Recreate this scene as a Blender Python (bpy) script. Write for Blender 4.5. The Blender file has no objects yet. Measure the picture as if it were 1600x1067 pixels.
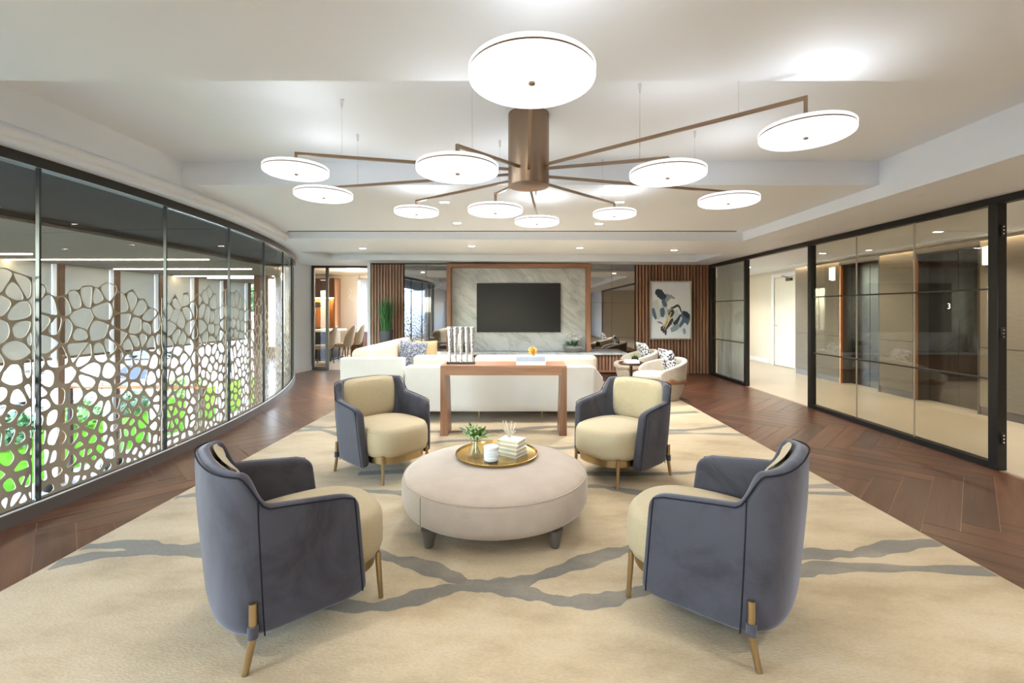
import bpy, math, random
from mathutils import Vector, Matrix
from mathutils.geometry import tessellate_polygon
random.seed(7)
scene = bpy.context.scene
COL = scene.collection
PI = math.pi

# ------------------------------------------------------------------ camera
cam_data = bpy.data.cameras.new('camera'); cam = bpy.data.objects.new('camera', cam_data); COL.objects.link(cam)
cam_data.sensor_width = 36.0; cam_data.lens = 16.0
cam_data.shift_x = -10 / 1600; cam_data.shift_y = -48.5 / 1600
cam_data.clip_start = 0.05; cam_data.clip_end = 400
cam.location = (0, 0, 1.4); cam.rotation_euler = (PI / 2, 0, 0)
scene.camera = cam

# ------------------------------------------------------------------ world, sun, exposure
world = bpy.data.worlds.new('world'); scene.world = world; world.use_nodes = True
wn = world.node_tree.nodes; wl = world.node_tree.links
sky = wn.new('ShaderNodeTexSky'); sky.sky_type = 'NISHITA'; sky.sun_disc = False
sky.sun_elevation = math.radians(48); sky.sun_rotation = math.radians(60); sky.air_density = 1.2; sky.dust_density = 1.5
wl.new(sky.outputs[0], wn['Background'].inputs[0]); wn['Background'].inputs[1].default_value = 1.5
sun_d = bpy.data.lights.new('sun', 'SUN'); sun_d.energy = 1.1; sun_d.angle = 0.02; sun_d.color = (1, .95, .86)
sun = bpy.data.objects.new('sun', sun_d); COL.objects.link(sun)
sun.rotation_euler = Vector((0.55, -0.35, -0.95)).to_track_quat('-Z', 'Y').to_euler()
vs = scene.view_settings
vs.view_transform = 'Standard'; vs.look = 'None'; vs.gamma = 1.0; vs.exposure = 2.25
vs.use_curve_mapping = False
try:
    scene.cycles.max_bounces = 10; scene.cycles.transparent_max_bounces = 16
    scene.cycles.diffuse_bounces = 5; scene.cycles.glossy_bounces = 4
    scene.cycles.caustics_reflective = False; scene.cycles.caustics_refractive = False
    scene.cycles.sample_clamp_indirect = 6.0
except Exception:
    pass

# ------------------------------------------------------------------ helpers
class MB:
    """collects vertices and faces, then links them as one mesh object"""
    def __init__(s): s.v = []; s.f = []
    def add(s, vs_, fs_):
        n = len(s.v); s.v += [tuple(p) for p in vs_]; s.f += [tuple(i + n for i in f) for f in fs_]; return s
    def box(s, x0, x1, y0, y1, z0, z1):
        return s.add([(x0,y0,z0),(x1,y0,z0),(x1,y1,z0),(x0,y1,z0),(x0,y0,z1),(x1,y0,z1),(x1,y1,z1),(x0,y1,z1)],
                     [(0,3,2,1),(4,5,6,7),(0,1,5,4),(1,2,6,5),(2,3,7,6),(3,0,4,7)])
    def cbox(s, cx, cy, cz, sx, sy, sz): return s.box(cx-sx/2,cx+sx/2,cy-sy/2,cy+sy/2,cz-sz/2,cz+sz/2)
    def quad(s, a, b, c, d): return s.add([a, b, c, d], [(0,1,2,3)])
    def prism(s, poly, z0, z1):
        n = len(poly)
        vs_ = [(x,y,z0) for x,y in poly] + [(x,y,z1) for x,y in poly]
        return s.add(vs_, [tuple(range(n-1,-1,-1)), tuple(range(n,2*n))] + [(i,(i+1)%n,n+(i+1)%n,n+i) for i in range(n)])
    def rings(s, rings, cap0=True, cap1=True, close=True):
        n = len(rings[0]); vs_ = [p for r in rings for p in r]; fs = []
        for k in range(len(rings)-1):
            for i in range(n if close else n-1):
                j = (i+1) % n
                fs.append((k*n+i, k*n+j, (k+1)*n+j, (k+1)*n+i))
        if cap0: fs.append(tuple(range(n-1,-1,-1)))
        if cap1: fs.append(tuple(range((len(rings)-1)*n, len(rings)*n)))
        return s.add(vs_, fs)
    def lathe(s, prof, n=32, cx=0, cy=0, cz=0):
        return s.rings([[(cx+r*math.cos(2*PI*i/n), cy+r*math.sin(2*PI*i/n), cz+z) for i in range(n)] for r, z in prof])
    def tube(s, pts, r, n=8):
        pts = [Vector(p) for p in pts]; rs = r if isinstance(r, (list, tuple)) else [r]*len(pts)
        out = []; up0 = None
        for i, p in enumerate(pts):
            t = (pts[min(i+1,len(pts)-1)] - pts[max(i-1,0)]).normalized()
            if up0 is None:
                up0 = Vector((0,0,1)) if abs(t.z) < .9 else Vector((1,0,0))
            a = t.cross(up0).normalized(); b = a.cross(t).normalized(); up0 = b
            out.append([tuple(p + rs[i]*(a*math.cos(2*PI*k/n) + b*math.sin(2*PI*k/n))) for k in range(n)])
        return s.rings(out)
    def grid(s, nu, nv, fn):
        vs_ = [fn(i/nu, j/nv) for i in range(nu+1) for j in range(nv+1)]
        return s.add(vs_, [(i*(nv+1)+j, (i+1)*(nv+1)+j, (i+1)*(nv+1)+j+1, i*(nv+1)+j+1) for i in range(nu) for j in range(nv)])
    def mesh(s, name, m, smooth=True, ang=35):
        me = bpy.data.meshes.new(name); me.from_pydata(s.v, [], s.f); me.validate(); me.update()
        if m is not None: me.materials.append(m)
        if smooth:
            me.polygons.foreach_set('use_smooth', [True]*len(me.polygons))
            try: me.set_sharp_from_angle(angle=math.radians(ang))
            except Exception: pass
        return me
    def build(s, name, m, parent=None, loc=(0,0,0), rot=(0,0,0), smooth=True, bevel=0, seg=2, sub=0, solid=0, ang=35):
        o = bpy.data.objects.new(name, s.mesh(name, m, smooth, ang)); COL.objects.link(o)
        o.parent = parent; o.location = loc; o.rotation_euler = rot
        if solid:
            md = o.modifiers.new('solid', 'SOLIDIFY'); md.thickness = solid; md.offset = 0
        if bevel:
            md = o.modifiers.new('bevel', 'BEVEL'); md.width = bevel; md.segments = seg; md.limit_method = 'ANGLE'; md.angle_limit = math.radians(40)
        if sub:
            md = o.modifiers.new('sub', 'SUBSURF'); md.levels = sub; md.render_levels = sub
        return o

def tag(o, label, cat, group=None, kind=None):
    o['label'] = label; o['category'] = cat
    if group: o['group'] = group
    if kind: o['kind'] = kind
    return o
def thing(name, label, cat, loc=(0,0,0), rz=0, group=None, kind=None):
    o = bpy.data.objects.new(name, None); COL.objects.link(o); o.empty_display_size = .1
    o.location = loc; o.rotation_euler = (0,0,rz)
    return tag(o, label, cat, group, kind)
def dup(root, loc, rz, label, parent=None):
    def cp(o, par):
        c = o.copy(); COL.objects.link(c); c.parent = par
        for ch in o.children: cp(ch, c)
        return c
    r = cp(root, parent); r.location = loc; r.rotation_euler = (0,0,rz); r['label'] = label
    return r
def rbox(name, m, parent, x0, x1, y0, y1, z0, z1, r=.02, seg=3, loc=(0,0,0), rot=(0,0,0)):
    return MB().box(x0,x1,y0,y1,z0,z1).build(name, m, parent, loc, rot, bevel=r, seg=seg)
def sup(a, b, e, n=40, y0=0):      # superellipse outline
    out = []
    for i in range(n):
        t = 2*PI*i/n; c, s_ = math.cos(t), math.sin(t)
        out.append((a*math.copysign(abs(c)**(2/e), c), y0 + b*math.copysign(abs(s_)**(2/e), s_)))
    return out
def pillow(w, h, d, n=14):
    """a square scatter cushion standing in the local XZ plane, thickness along Y"""
    mb = MB()
    def side(sg):
        def fn(u, v):
            a, b = 2*u-1, 2*v-1
            x = a*(1-.07*(1-b*b)*0 - .06*(1-abs(b))*abs(a)); z = b*(1-.06*(1-abs(a))*abs(b))
            t = max(0, (1-a**4)*(1-b**4))**.55
            return (x*w/2, sg*t*d/2, z*h/2)
        return fn
    mb.grid(n, n, side(-1)); mb.grid(n, n, side(1)); return mb

# ------------------------------------------------------------------ materials
def new_mat(name):
    m = bpy.data.materials.new(name); m.use_nodes = True
    return m, m.node_tree.nodes, m.node_tree.links, m.node_tree.nodes['Principled BSDF']
def coords(N, L, scale, rnd=True):
    tc = N.new('ShaderNodeTexCoord'); mp = N.new('ShaderNodeMapping'); mp.inputs['Scale'].default_value = scale
    if rnd:
        oi = N.new('ShaderNodeObjectInfo'); mu = N.new('ShaderNodeMath'); mu.operation = 'MULTIPLY'; mu.inputs[1].default_value = 37.0
        ad = N.new('ShaderNodeVectorMath'); ad.operation = 'ADD'
        L.new(oi.outputs['Random'], mu.inputs[0]); L.new(tc.outputs['Object'], ad.inputs[0]); L.new(mu.outputs[0], ad.inputs[1])
        L.new(ad.outputs[0], mp.inputs['Vector'])
    else:
        L.new(tc.outputs['Object'], mp.inputs['Vector'])
    return mp
def ramp(N, stops):
    r = N.new('ShaderNodeValToRGB'); e = r.color_ramp.elements
    while len(e) < len(stops): e.new(0.5)
    for el, (p, c) in zip(e, stops): el.position = p; el.color = (*c, 1)
    return r
def mat(name, col, rough=.5, metal=0, col2=None, nscale=(6,6,6), ndetail=4, bump=0, bscale=(60,60,60), sheen=0, spec=None, emit=None, es=0, coat=0, trans=0):
    m, N, L, B = new_mat(name)
    B.inputs['Base Color'].default_value = (*col, 1); B.inputs['Roughness'].default_value = rough; B.inputs['Metallic'].default_value = metal
    if spec is not None: B.inputs['Specular IOR Level'].default_value = spec
    if sheen: B.inputs['Sheen Weight'].default_value = sheen; B.inputs['Sheen Roughness'].default_value = .35
    if coat: B.inputs['Coat Weight'].default_value = coat
    if trans: B.inputs['Transmission Weight'].default_value = trans
    if emit: B.inputs['Emission Color'].default_value = (*emit, 1); B.inputs['Emission Strength'].default_value = es
    if col2:
        mp = coords(N, L, nscale); nz = N.new('ShaderNodeTexNoise'); nz.inputs['Scale'].default_value = 1; nz.inputs['Detail'].default_value = ndetail
        rp = ramp(N, [(.3, col), (.7, col2)])
        L.new(mp.outputs[0], nz.inputs['Vector']); L.new(nz.outputs['Fac'], rp.inputs[0]); L.new(rp.outputs[0], B.inputs['Base Color'])
    if bump:
        mp = coords(N, L, bscale); nz = N.new('ShaderNodeTexNoise'); nz.inputs['Scale'].default_value = 1; nz.inputs['Detail'].default_value = 3
        bp = N.new('ShaderNodeBump'); bp.inputs['Strength'].default_value = bump; bp.inputs['Distance'].default_value = .01
        L.new(mp.outputs[0], nz.inputs['Vector']); L.new(nz.outputs['Fac'], bp.inputs['Height']); L.new(bp.outputs[0], B.inputs['Normal'])
    return m
def wood(name, c1, c2, rough=.35, axis='X', tone=.25, fine=55, spec=.5, coat=0):
    m, N, L, B = new_mat(name)
    B.inputs['Roughness'].default_value = rough; B.inputs['Specular IOR Level'].default_value = spec
    sc = {'X': (1.2, fine*.35, fine*.35), 'Y': (fine*.35, 1.2, fine*.35), 'Z': (fine*.35, fine*.35, 1.2)}[axis]
    mp = coords(N, L, sc); nz = N.new('ShaderNodeTexNoise'); nz.inputs['Scale'].default_value = 1; nz.inputs['Detail'].default_value = 6; nz.inputs['Distortion'].default_value = .6
    L.new(mp.outputs[0], nz.inputs['Vector'])
    rp = ramp(N, [(.28, c1), (.72, c2)]); L.new(nz.outputs['Fac'], rp.inputs[0])
    oi = N.new('ShaderNodeObjectInfo'); mr = N.new('ShaderNodeMapRange'); mr.inputs['To Min'].default_value = 1-tone; mr.inputs['To Max'].default_value = 1+tone
    hs = N.new('ShaderNodeHueSaturation'); L.new(oi.outputs['Random'], mr.inputs['Value']); L.new(mr.outputs[0], hs.inputs['Value']); L.new(rp.outputs[0], hs.inputs['Color'])
    if coat: B.inputs['Coat Weight'].default_value = coat; B.inputs['Coat Roughness'].default_value = .26
    L.new(hs.outputs[0], B.inputs['Base Color'])
    bp = N.new('ShaderNodeBump'); bp.inputs['Strength'].default_value = .08; bp.inputs['Distance'].default_value = .004
    L.new(nz.outputs['Fac'], bp.inputs['Height']); L.new(bp.outputs[0], B.inputs['Normal'])
    return m
def emat(name, col, s):
    m, N, L, B = new_mat(name); N.remove(B); e = N.new('ShaderNodeEmission'); e.inputs[0].default_value = (*col, 1); e.inputs[1].default_value = s
    L.new(e.outputs[0], N['Material Output'].inputs[0]); return m
def glass(name, tint, ior=1.5, rough=0.0, boost=1.0, graze=1.0):
    """thin architectural pane: clear tinted transmission with Fresnel reflection"""
    m, N, L, B = new_mat(name); N.remove(B)
    t = N.new('ShaderNodeBsdfTransparent'); t.inputs[0].default_value = (*tint, 1)
    g = N.new('ShaderNodeBsdfGlossy'); g.inputs['Roughness'].default_value = rough
    lw = N.new('ShaderNodeLayerWeight'); lw.inputs[0].default_value = .5            # Schlick reflectance, the same from both sides
    pw = N.new('ShaderNodeMath'); pw.operation = 'POWER'; pw.inputs[1].default_value = 5
    mu = N.new('ShaderNodeMath'); mu.operation = 'MULTIPLY_ADD'; mu.use_clamp = True
    f0 = ((ior-1)/(ior+1))**2*boost; mu.inputs[1].default_value = (1-f0)*graze; mu.inputs[2].default_value = f0
    mx = N.new('ShaderNodeMixShader')
    L.new(lw.outputs['Facing'], pw.inputs[0]); L.new(pw.outputs[0], mu.inputs[0]); L.new(mu.outputs[0], mx.inputs[0]); L.new(t.outputs[0], mx.inputs[1]); L.new(g.outputs[0], mx.inputs[2])
    L.new(mx.outputs[0], N['Material Output'].inputs[0]); return m
def velvet(name, c1, c2):
    m, N, L, B = new_mat(name); B.inputs['Roughness'].default_value = .75; B.inputs['Sheen Weight'].default_value = .42; B.inputs['Sheen Roughness'].default_value = .4
    B.inputs['Sheen Tint'].default_value = (.85, .86, 1, 1); B.inputs['Specular IOR Level'].default_value = .25
    mp = coords(N, L, (3.2, 3.2, 2.2)); nz = N.new('ShaderNodeTexNoise'); nz.inputs['Scale'].default_value = 1; nz.inputs['Detail'].default_value = 7; nz.inputs['Roughness'].default_value = .62; nz.inputs['Distortion'].default_value = .8
    rp = ramp(N, [(.34, c1), (.52, c2), (.8, tuple(c*1.12 for c in c2))])
    L.new(mp.outputs[0], nz.inputs['Vector']); L.new(nz.outputs['Fac'], rp.inputs[0]); L.new(rp.outputs[0], B.inputs['Base Color'])
    return m
def ribbed(name, c1, c2, freq, axis, bump=.35, rough=.7):
    m, N, L, B = new_mat(name); B.inputs['Roughness'].default_value = rough; B.inputs['Sheen Weight'].default_value = .15
    mp = coords(N, L, (1,1,1), False); wv = N.new('ShaderNodeTexWave'); wv.bands_direction = axis; wv.inputs['Scale'].default_value = freq; wv.inputs['Distortion'].default_value = .4
    L.new(mp.outputs[0], wv.inputs['Vector']); rp = ramp(N, [(0, c1), (1, c2)]); L.new(wv.outputs['Fac'], rp.inputs[0]); L.new(rp.outputs[0], B.inputs['Base Color'])
    bp = N.new('ShaderNodeBump'); bp.inputs['Strength'].default_value = bump; bp.inputs['Distance'].default_value = .004; L.new(wv.outputs['Fac'], bp.inputs['Height']); L.new(bp.outputs[0], B.inputs['Normal'])
    return m
def marble(name):
    m, N, L, B = new_mat(name); B.inputs['Roughness'].default_value = .18
    mp = coords(N, L, (1,1,1), False); mp.inputs['Rotation'].default_value = (0, math.radians(-38), 0)
    nz = N.new('ShaderNodeTexNoise'); nz.inputs['Scale'].default_value = 1.3; nz.inputs['Detail'].default_value = 9; nz.inputs['Roughness'].default_value = .62; nz.inputs['Distortion'].default_value = 1.2
    mp2 = N.new('ShaderNodeMapping'); mp2.inputs['Scale'].default_value = (1, 1, 3.2); L.new(mp.outputs[0], mp2.inputs['Vector'])
    L.new(mp2.outputs[0], nz.inputs['Vector'])
    r1 = ramp(N, [(.28, (.31,.33,.325)), (.46, (.44,.46,.455)), (.60, (.52,.54,.535)), (.75, (.62,.635,.635))]); L.new(nz.outputs['Fac'], r1.inputs[0])
    wv = N.new('ShaderNodeTexWave'); wv.bands_direction = 'Z'; wv.inputs['Scale'].default_value = 1.1; wv.inputs['Distortion'].default_value = 9; wv.inputs['Detail'].default_value = 6; wv.inputs['Detail Scale'].default_value = 1.6
    L.new(mp.outputs[0], wv.inputs['Vector']); r2 = ramp(N, [(0, (.62,.62,.60)), (.05, (.86,.86,.85)), (.12, (1,1,1)), (1, (1,1,1))]); L.new(wv.outputs['Fac'], r2.inputs[0])
    mx = N.new('ShaderNodeMix'); mx.data_type = 'RGBA'; mx.blend_type = 'MULTIPLY'; mx.inputs[0].default_value = .4
    L.new(r1.outputs[0], mx.inputs[6]); L.new(r2.outputs[0], mx.inputs[7]); L.new(mx.outputs[2], B.inputs['Base Color']); return m
def speckle(name, c1, c2, scale, thr=.5, rough=.8):
    m, N, L, B = new_mat(name); B.inputs['Roughness'].default_value = rough
    mp = coords(N, L, (scale,)*3); vo = N.new('ShaderNodeTexVoronoi'); vo.inputs['Scale'].default_value = 1
    L.new(mp.outputs[0], vo.inputs['Vector']); sx = N.new('ShaderNodeSeparateColor'); L.new(vo.outputs['Color'], sx.inputs[0])
    rp = ramp(N, [(thr-.02, c1), (thr+.02, c2)]); L.new(sx.outputs[0], rp.inputs[0]); L.new(rp.outputs[0], B.inputs['Base Color']); return m
def leafmat(name, c1, c2):
    m, N, L, B = new_mat(name); B.inputs['Roughness'].default_value = .45
    mp = coords(N, L, (9,9,9)); nz = N.new('ShaderNodeTexNoise'); nz.inputs['Scale'].default_value = 1
    rp = ramp(N, [(.35, c1), (.65, c2)]); L.new(mp.outputs[0], nz.inputs['Vector']); L.new(nz.outputs['Fac'], rp.inputs[0]); L.new(rp.outputs[0], B.inputs['Base Color']); return m
def rugmat(name, c1, c2, c3):
    m, N, L, B = new_mat(name); B.inputs['Roughness'].default_value = .95; B.inputs['Specular IOR Level'].default_value = .1; B.inputs['Sheen Weight'].default_value = .25
    mp = coords(N, L, (1.1, 2.6, 1), False); nz = N.new('ShaderNodeTexNoise'); nz.inputs['Scale'].default_value = 1.2; nz.inputs['Detail'].default_value = 5; nz.inputs['Roughness'].default_value = .6
    mp.inputs['Rotation'].default_value = (0, 0, .5)
    L.new(mp.outputs[0], nz.inputs['Vector']); rp = ramp(N, [(.34, c1), (.5, c2), (.68, c3)]); L.new(nz.outputs['Fac'], rp.inputs[0])
    m2 = coords(N, L, (60, 220, 60), False); n2 = N.new('ShaderNodeTexNoise'); n2.inputs['Scale'].default_value = 1; n2.inputs['Detail'].default_value = 2; L.new(m2.outputs[0], n2.inputs['Vector'])
    r2 = ramp(N, [(.25, (.74,.72,.70)), (.7, (1.0,1.0,1.0))]); L.new(n2.outputs['Fac'], r2.inputs[0])
    mx = N.new('ShaderNodeMix'); mx.data_type = 'RGBA'; mx.blend_type = 'MULTIPLY'; mx.inputs[0].default_value = .6
    L.new(rp.outputs[0], mx.inputs[6]); L.new(r2.outputs[0], mx.inputs[7]); L.new(mx.outputs[2], B.inputs['Base Color'])
    bp = N.new('ShaderNodeBump'); bp.inputs['Strength'].default_value = .5; bp.inputs['Distance'].default_value = .006; L.new(n2.outputs['Fac'], bp.inputs['Height']); L.new(bp.outputs[0], B.inputs['Normal'])
    return m

M = dict(
    white=mat('white_paint', (.79,.83,.885), .65), warmwall=mat('beige_paint', (.62,.55,.44), .7), trim=mat('white_trim', (.8,.8,.8), .4),
    plank=wood('walnut_plank', (.070,.024,.011), (.132,.053,.026), .4, 'X', .28, spec=.35, coat=.55), grout=mat('plank_joint', (.30,.21,.15), .7),
    walnut=wood('walnut', (.20,.093,.045), (.36,.18,.095), .38, 'X', .05), walnutz=wood('walnut_upright', (.19,.09,.046), (.33,.165,.09), .4, 'Z', .18),
    slat=wood('slat_wood', (.19,.092,.052), (.34,.175,.105), .42, 'Z', .2), slatback=mat('slat_backing', (.022,.012,.008), .8),
    bronze=mat('bronze', (.32,.225,.155), .34, 1), darkbronze=mat('dark_bronze', (.055,.048,.042), .45, .6), black=mat('black_steel', (.016,.015,.014), .4, .3),
    brass=mat('brass', (.66,.44,.14), .24, 1), brushed=mat('brushed_brass', (.50,.37,.20), .34, 1, (.42,.31,.17), (90,90,3)),
    marble=marble('grey_marble'), mirror=mat('smoked_mirror', (.50,.49,.47), .02, 1), screen=mat('tv_screen', (.010,.010,.012), .3, 0, spec=.3),
    velvet=velvet('blue_grey_velvet', (.036,.033,.039), (.066,.063,.076)), piping=mat('dark_piping', (.018,.018,.024), .9, spec=.1),
    cream=mat('cream_rib', (.43,.34,.20), .75, 0, (.48,.385,.235), (260,40,260), 2, .25, (260,40,260), .15), creamback=mat('cream_back', (.43,.34,.20), .75, 0, (.48,.385,.235), (40,260,260), 2, .2, (40,260,260), .15),
    suede=mat('beige_suede', (.41,.325,.25), .85, 0, (.46,.37,.29), (7,7,7), 6, .15, (90,90,90), .35), darkleg=mat('dark_leg', (.10,.085,.068), .5),
    sofa=mat('ivory_upholstery', (.60,.575,.53), .85, 0, (.64,.615,.565), (4,4,4), bump=.1, bscale=(150,150,150), sheen=.2), sofacush=mat('cream_cushion', (.58,.515,.40), .85, 0, (.62,.56,.45), (4,4,4), bump=.1, bscale=(150,150,150)),
    boucle=mat('beige_boucle', (.44,.385,.305), .95, 0, (.53,.47,.385), (40,40,40), 3, .5, (120,120,120), .2),
    pillowdark=speckle('blue_speckle', (.07,.08,.12), (.32,.34,.38), 90, .62), pillowbw=speckle('black_white_print', (.05,.05,.07), (.70,.70,.70), 38, .42), tan=mat('tan_cloth', (.45,.33,.17), .8),
    rug=rugmat('rug_beige', (.40,.298,.168), (.505,.388,.232), (.57,.458,.30)), rugvein=rugmat('rug_grey', (.16,.142,.108), (.195,.173,.132), (.30,.25,.18)),
    glow=emat('lit_alabaster', (.99,.99,1), .31), glowup=emat('lit_alabaster_top', (.98,.99,1), .33), warmglow=emat('warm_led', (1,.80,.52), 9), spotglow=emat('spot_led', (1,.95,.88), 12), coolglow=emat('cool_led', (.86,.93,1), 5.0),
    chrome=mat('polished_silver', (.75,.75,.76), .16, 1), silver=mat('hammered_silver', (.62,.62,.63), .25, 1, bump=.9, bscale=(55,55,55)),
    gold=mat('gold', (.85,.58,.20), .25, 1), paper=mat('white_paper', (.78,.76,.72), .6), bookblue=mat('pale_blue_cover', (.42,.45,.54), .5, 0, (.50,.53,.62), (14,60,14)), bookwhite=mat('white_cover', (.84,.83,.80), .4), bookgold=mat('gold_edged_pages', (.72,.60,.36), .5),
    clear=glass('clear_glass', (.96,.97,.97), 1.45), pane=glass('partition_glass', (.88,.87,.82), 1.5, boost=1.5), outerpane=glass('tinted_glass', (.93,.925,.905), 1.5, boost=.6, graze=.35),
    joint=mat('glass_joint', (.02,.028,.028), .3), screenmetal=mat('taupe_screen', (.46,.40,.32), .5, .0), curb=mat('curb_bronze', (.115,.095,.082), .5, .2),
    grass=mat('blade_green', (.03,.13,.04), .5, 0, (.08,.24,.08), (20,20,3)), leaf=leafmat('leaf', (.05,.16,.02), (.16,.32,.05)), leafdark=leafmat('dark_leaf', (.015,.06,.018), (.05,.13,.04)), petal=mat('white_petal', (.85,.85,.80), .5),
    bud=mat('green_bud', (.42,.52,.25), .6), stone=mat('stone_grey', (.25,.25,.24), .6), planter=mat('charcoal_planter', (.085,.09,.10), .55), coral=mat('dried_coral', (.72,.64,.50), .7),
    tile=mat('stone_tile', (.50,.425,.325), .35, 0, (.54,.46,.355), (1.5,1.5,1.5)), fabricwall=mat('woven_panel', (.155,.125,.09), .8, 0, (.185,.152,.112), (6,6,160), 3), darkglass=mat('dark_bronze_glass', (.012,.009,.008), .22, 0, spec=.3), doorwhite=mat('door_cream', (.72,.66,.54), .5),
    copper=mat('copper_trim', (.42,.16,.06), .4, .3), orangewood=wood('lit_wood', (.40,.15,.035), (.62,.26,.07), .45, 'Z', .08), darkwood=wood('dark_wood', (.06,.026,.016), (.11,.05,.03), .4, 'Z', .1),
    curtain=mat('sheer_curtain', (.80,.84,.92), .8), curtaingrey=mat('grey_curtain', (.20,.20,.21), .9), leather=mat('taupe_leather', (.36,.30,.23), .5), canvas=mat('canvas_ground', (.62,.65,.70), .7, 0, (.72,.72,.74), (3,3,3), 6), silverframe=mat('champagne_frame', (.55,.52,.47), .35, .8),
)
# ------------------------------------------------------------------ room dimensions
CX, CYc, RAD = -16.86, 3.5, 13.6                 # centre and radius of the curved window wall
XR = 4.22                                         # partition line
YB = 10.0                                         # back wall
def arc(y, d=0.0):
    r = RAD + d; return CX + math.sqrt(max(r*r - (y-CYc)**2, 0))
def arcp(a, d=0.0):                               # a = arc angle from the centre line
    return (CX + (RAD+d)*math.cos(a), CYc + (RAD+d)*math.sin(a))
def ang(y): return math.asin((y-CYc)/RAD)
def zs(x): return 2.425 - .006*x                  # soffit height
Z1, Z2 = 2.53, 2.74

# ------------------------------------------------------------------ floor
floor = thing('floor', 'dark walnut herringbone plank floor of the lounge', 'floor', kind='structure')
MB().prism([(XR+.02,-6.2),(XR+.02,10.72),(-4.86,10.72),(-4.98,10.0)]+[(arc(9.9-.4*i,-.05),9.9-.4*i) for i in range(28)]+[(-4.3,-1.0),(-4.3,-6.2)], -.12, -.003).build('subfloor', M['grout'], floor, smooth=False)
PL, PW = 1.2, .18
half = [(-PL/2+.0022, -PW/2+.0022), (PL/2-.0022, -PW/2+.0022), (PL/2-.0022, PW/2-.0022), (-PL/2+.0022, PW/2-.0022)]
def clip(poly, nx, ny, d):                        # keep nx*x+ny*y <= d
    out = []
    for i in range(len(poly)):
        a, b = poly[i], poly[(i+1) % len(poly)]
        da, db = nx*a[0]+ny*a[1]-d, nx*b[0]+ny*b[1]-d
        if da <= 0: out.append(a)
        if (da < 0 < db) or (db < 0 < da):
            t = da/(da-db); out.append((a[0]+t*(b[0]-a[0]), a[1]+t*(b[1]-a[1])))
    return out
plank_mesh = MB().prism(half, -.003, 0).mesh('plank', M['plank'], False)
S2 = math.sqrt(2)
planks = []
Y0 = 3.37 - (PW/2 - 1.5*PL)/S2
for row in range(-9, 10):
    for k in range(-60, 70):
        for kind in (0, 1):
            if kind == 0: hx, hy, rot = k*PW + PL/2, k*PW + PW/2, -PI/4
            else: hx, hy, rot = k*PW + PL + PW/2, k*PW + PW - PL/2, PI/4
            hx += row*PL; hy -= row*PL
            x, y = (hx+hy)/S2, (hy-hx)/S2 + Y0
            if -5.6 < x < 4.9 and 1.2 < y < 11.2: planks.append((x, y, rot))
for x, y, rot in planks:
    c, s_ = math.cos(rot), math.sin(rot)
    w = [(x+c*a-s_*b, y+s_*a+c*b) for a, b in half]
    if all(-2.4 < p[0] < 2.4 and p[1] < 8.9 for p in w): continue          # wholly under the rug
    p2 = clip(w, 1, 0, XR-.03); p2 = clip(p2, 0, 1, 10.70) if p2 else p2
    if len(p2) < 3: continue
    cx_, cy_ = sum(p[0] for p in p2)/len(p2), sum(p[1] for p in p2)/len(p2)
    th = math.atan2(cy_-CYc, cx_-CX)
    if cy_ < 10.3:
        nx, ny = math.cos(th), math.sin(th); p2 = clip(p2, -nx, -ny, -(nx*CX+ny*CYc+RAD-.02))
    else: p2 = clip(p2, -1, 0, 4.9)
    if len(p2) < 3: continue
    full = len(p2) == 4 and max(abs(a[0]-b[0])+abs(a[1]-b[1]) for a, b in zip(p2, w)) < 1e-6
    if full: me = plank_mesh
    else:
        loc2 = [((px-x)*c+(py-y)*s_, -(px-x)*s_+(py-y)*c) for px, py in p2]
        me = MB().prism(loc2, -.003, 0).mesh('plank', M['plank'], False)
    o = bpy.data.objects.new('plank', me); COL.objects.link(o); o.parent = floor; o.location = (x, y, 0); o.rotation_euler = (0, 0, rot)

# ------------------------------------------------------------------ ceiling
ceil = thing('ceiling', 'white stepped coffer ceiling with deep tray above the seating', 'ceiling', kind='structure')
mb = MB()
ys = [-6 + .3*i for i in range(43)] + [6.6]
for a, b in zip(ys[:-1], ys[1:]):                 # soffit strip along the curved window
    p = [(arc(a,-.12), a), (arc(a,.25), a), (arc(b,.25), b), (arc(b,-.12), b)]
    mb.quad(*[(x, y, zs(x)) for x, y in p])
mb.quad((3.25,-6,zs(3.25)), (4.36,-6,zs(4.36)), (4.36,6.6,zs(4.36)), (3.25,6.6,zs(3.25)))
def strip(x0f, x1, a, b, n):
    for i in range(n):
        p, q = a+(b-a)*i/n, a+(b-a)*(i+1)/n
        x0, x2 = (x0f(p), x0f(q)) if callable(x0f) else (x0f, x0f)
        mb.quad((x0,p,zs(x0)), (x1,p,zs(x1)), (x1,q,zs(x1)), (x2,q,zs(x2)))
lf = lambda y: arc(y,-.12) if y < 10 else -5.15
strip(lf, 4.36, 6.6, 8.15, 6); strip(lf, -3.9, 8.15, 9.4, 5); strip(3.65, 4.36, 8.15, 9.4, 1); strip(lf, 4.36, 9.4, 10.9, 5)
mb.build('soffit', M['white'], ceil, smooth=False)
mb = MB()
for z, a, b in ((Z1,-6,2.24), (Z2,2.24,4.1), (Z1,4.1,6.6)): mb.quad((-4.3,a,z), (3.3,a,z), (3.3,b,z), (-4.3,b,z))
mb.quad((-3.95,8.1,2.55), (3.7,8.1,2.55), (3.7,9.45,2.55), (-3.95,9.45,2.55))
mb.build('coffer_panel', M['white'], ceil, smooth=False)
mb = MB()
for a, b in zip(ys[:-1], ys[1:]):
    mb.quad((arc(a,.25),a,2.40), (arc(b,.25),b,2.40), (arc(b,.25),b,2.78), (arc(a,.25),a,2.78))
mb.quad((3.25,-6,zs(3.25)), (3.25,6.6,zs(3.25)), (3.25,6.6,2.78), (3.25,-6,2.78))
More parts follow.
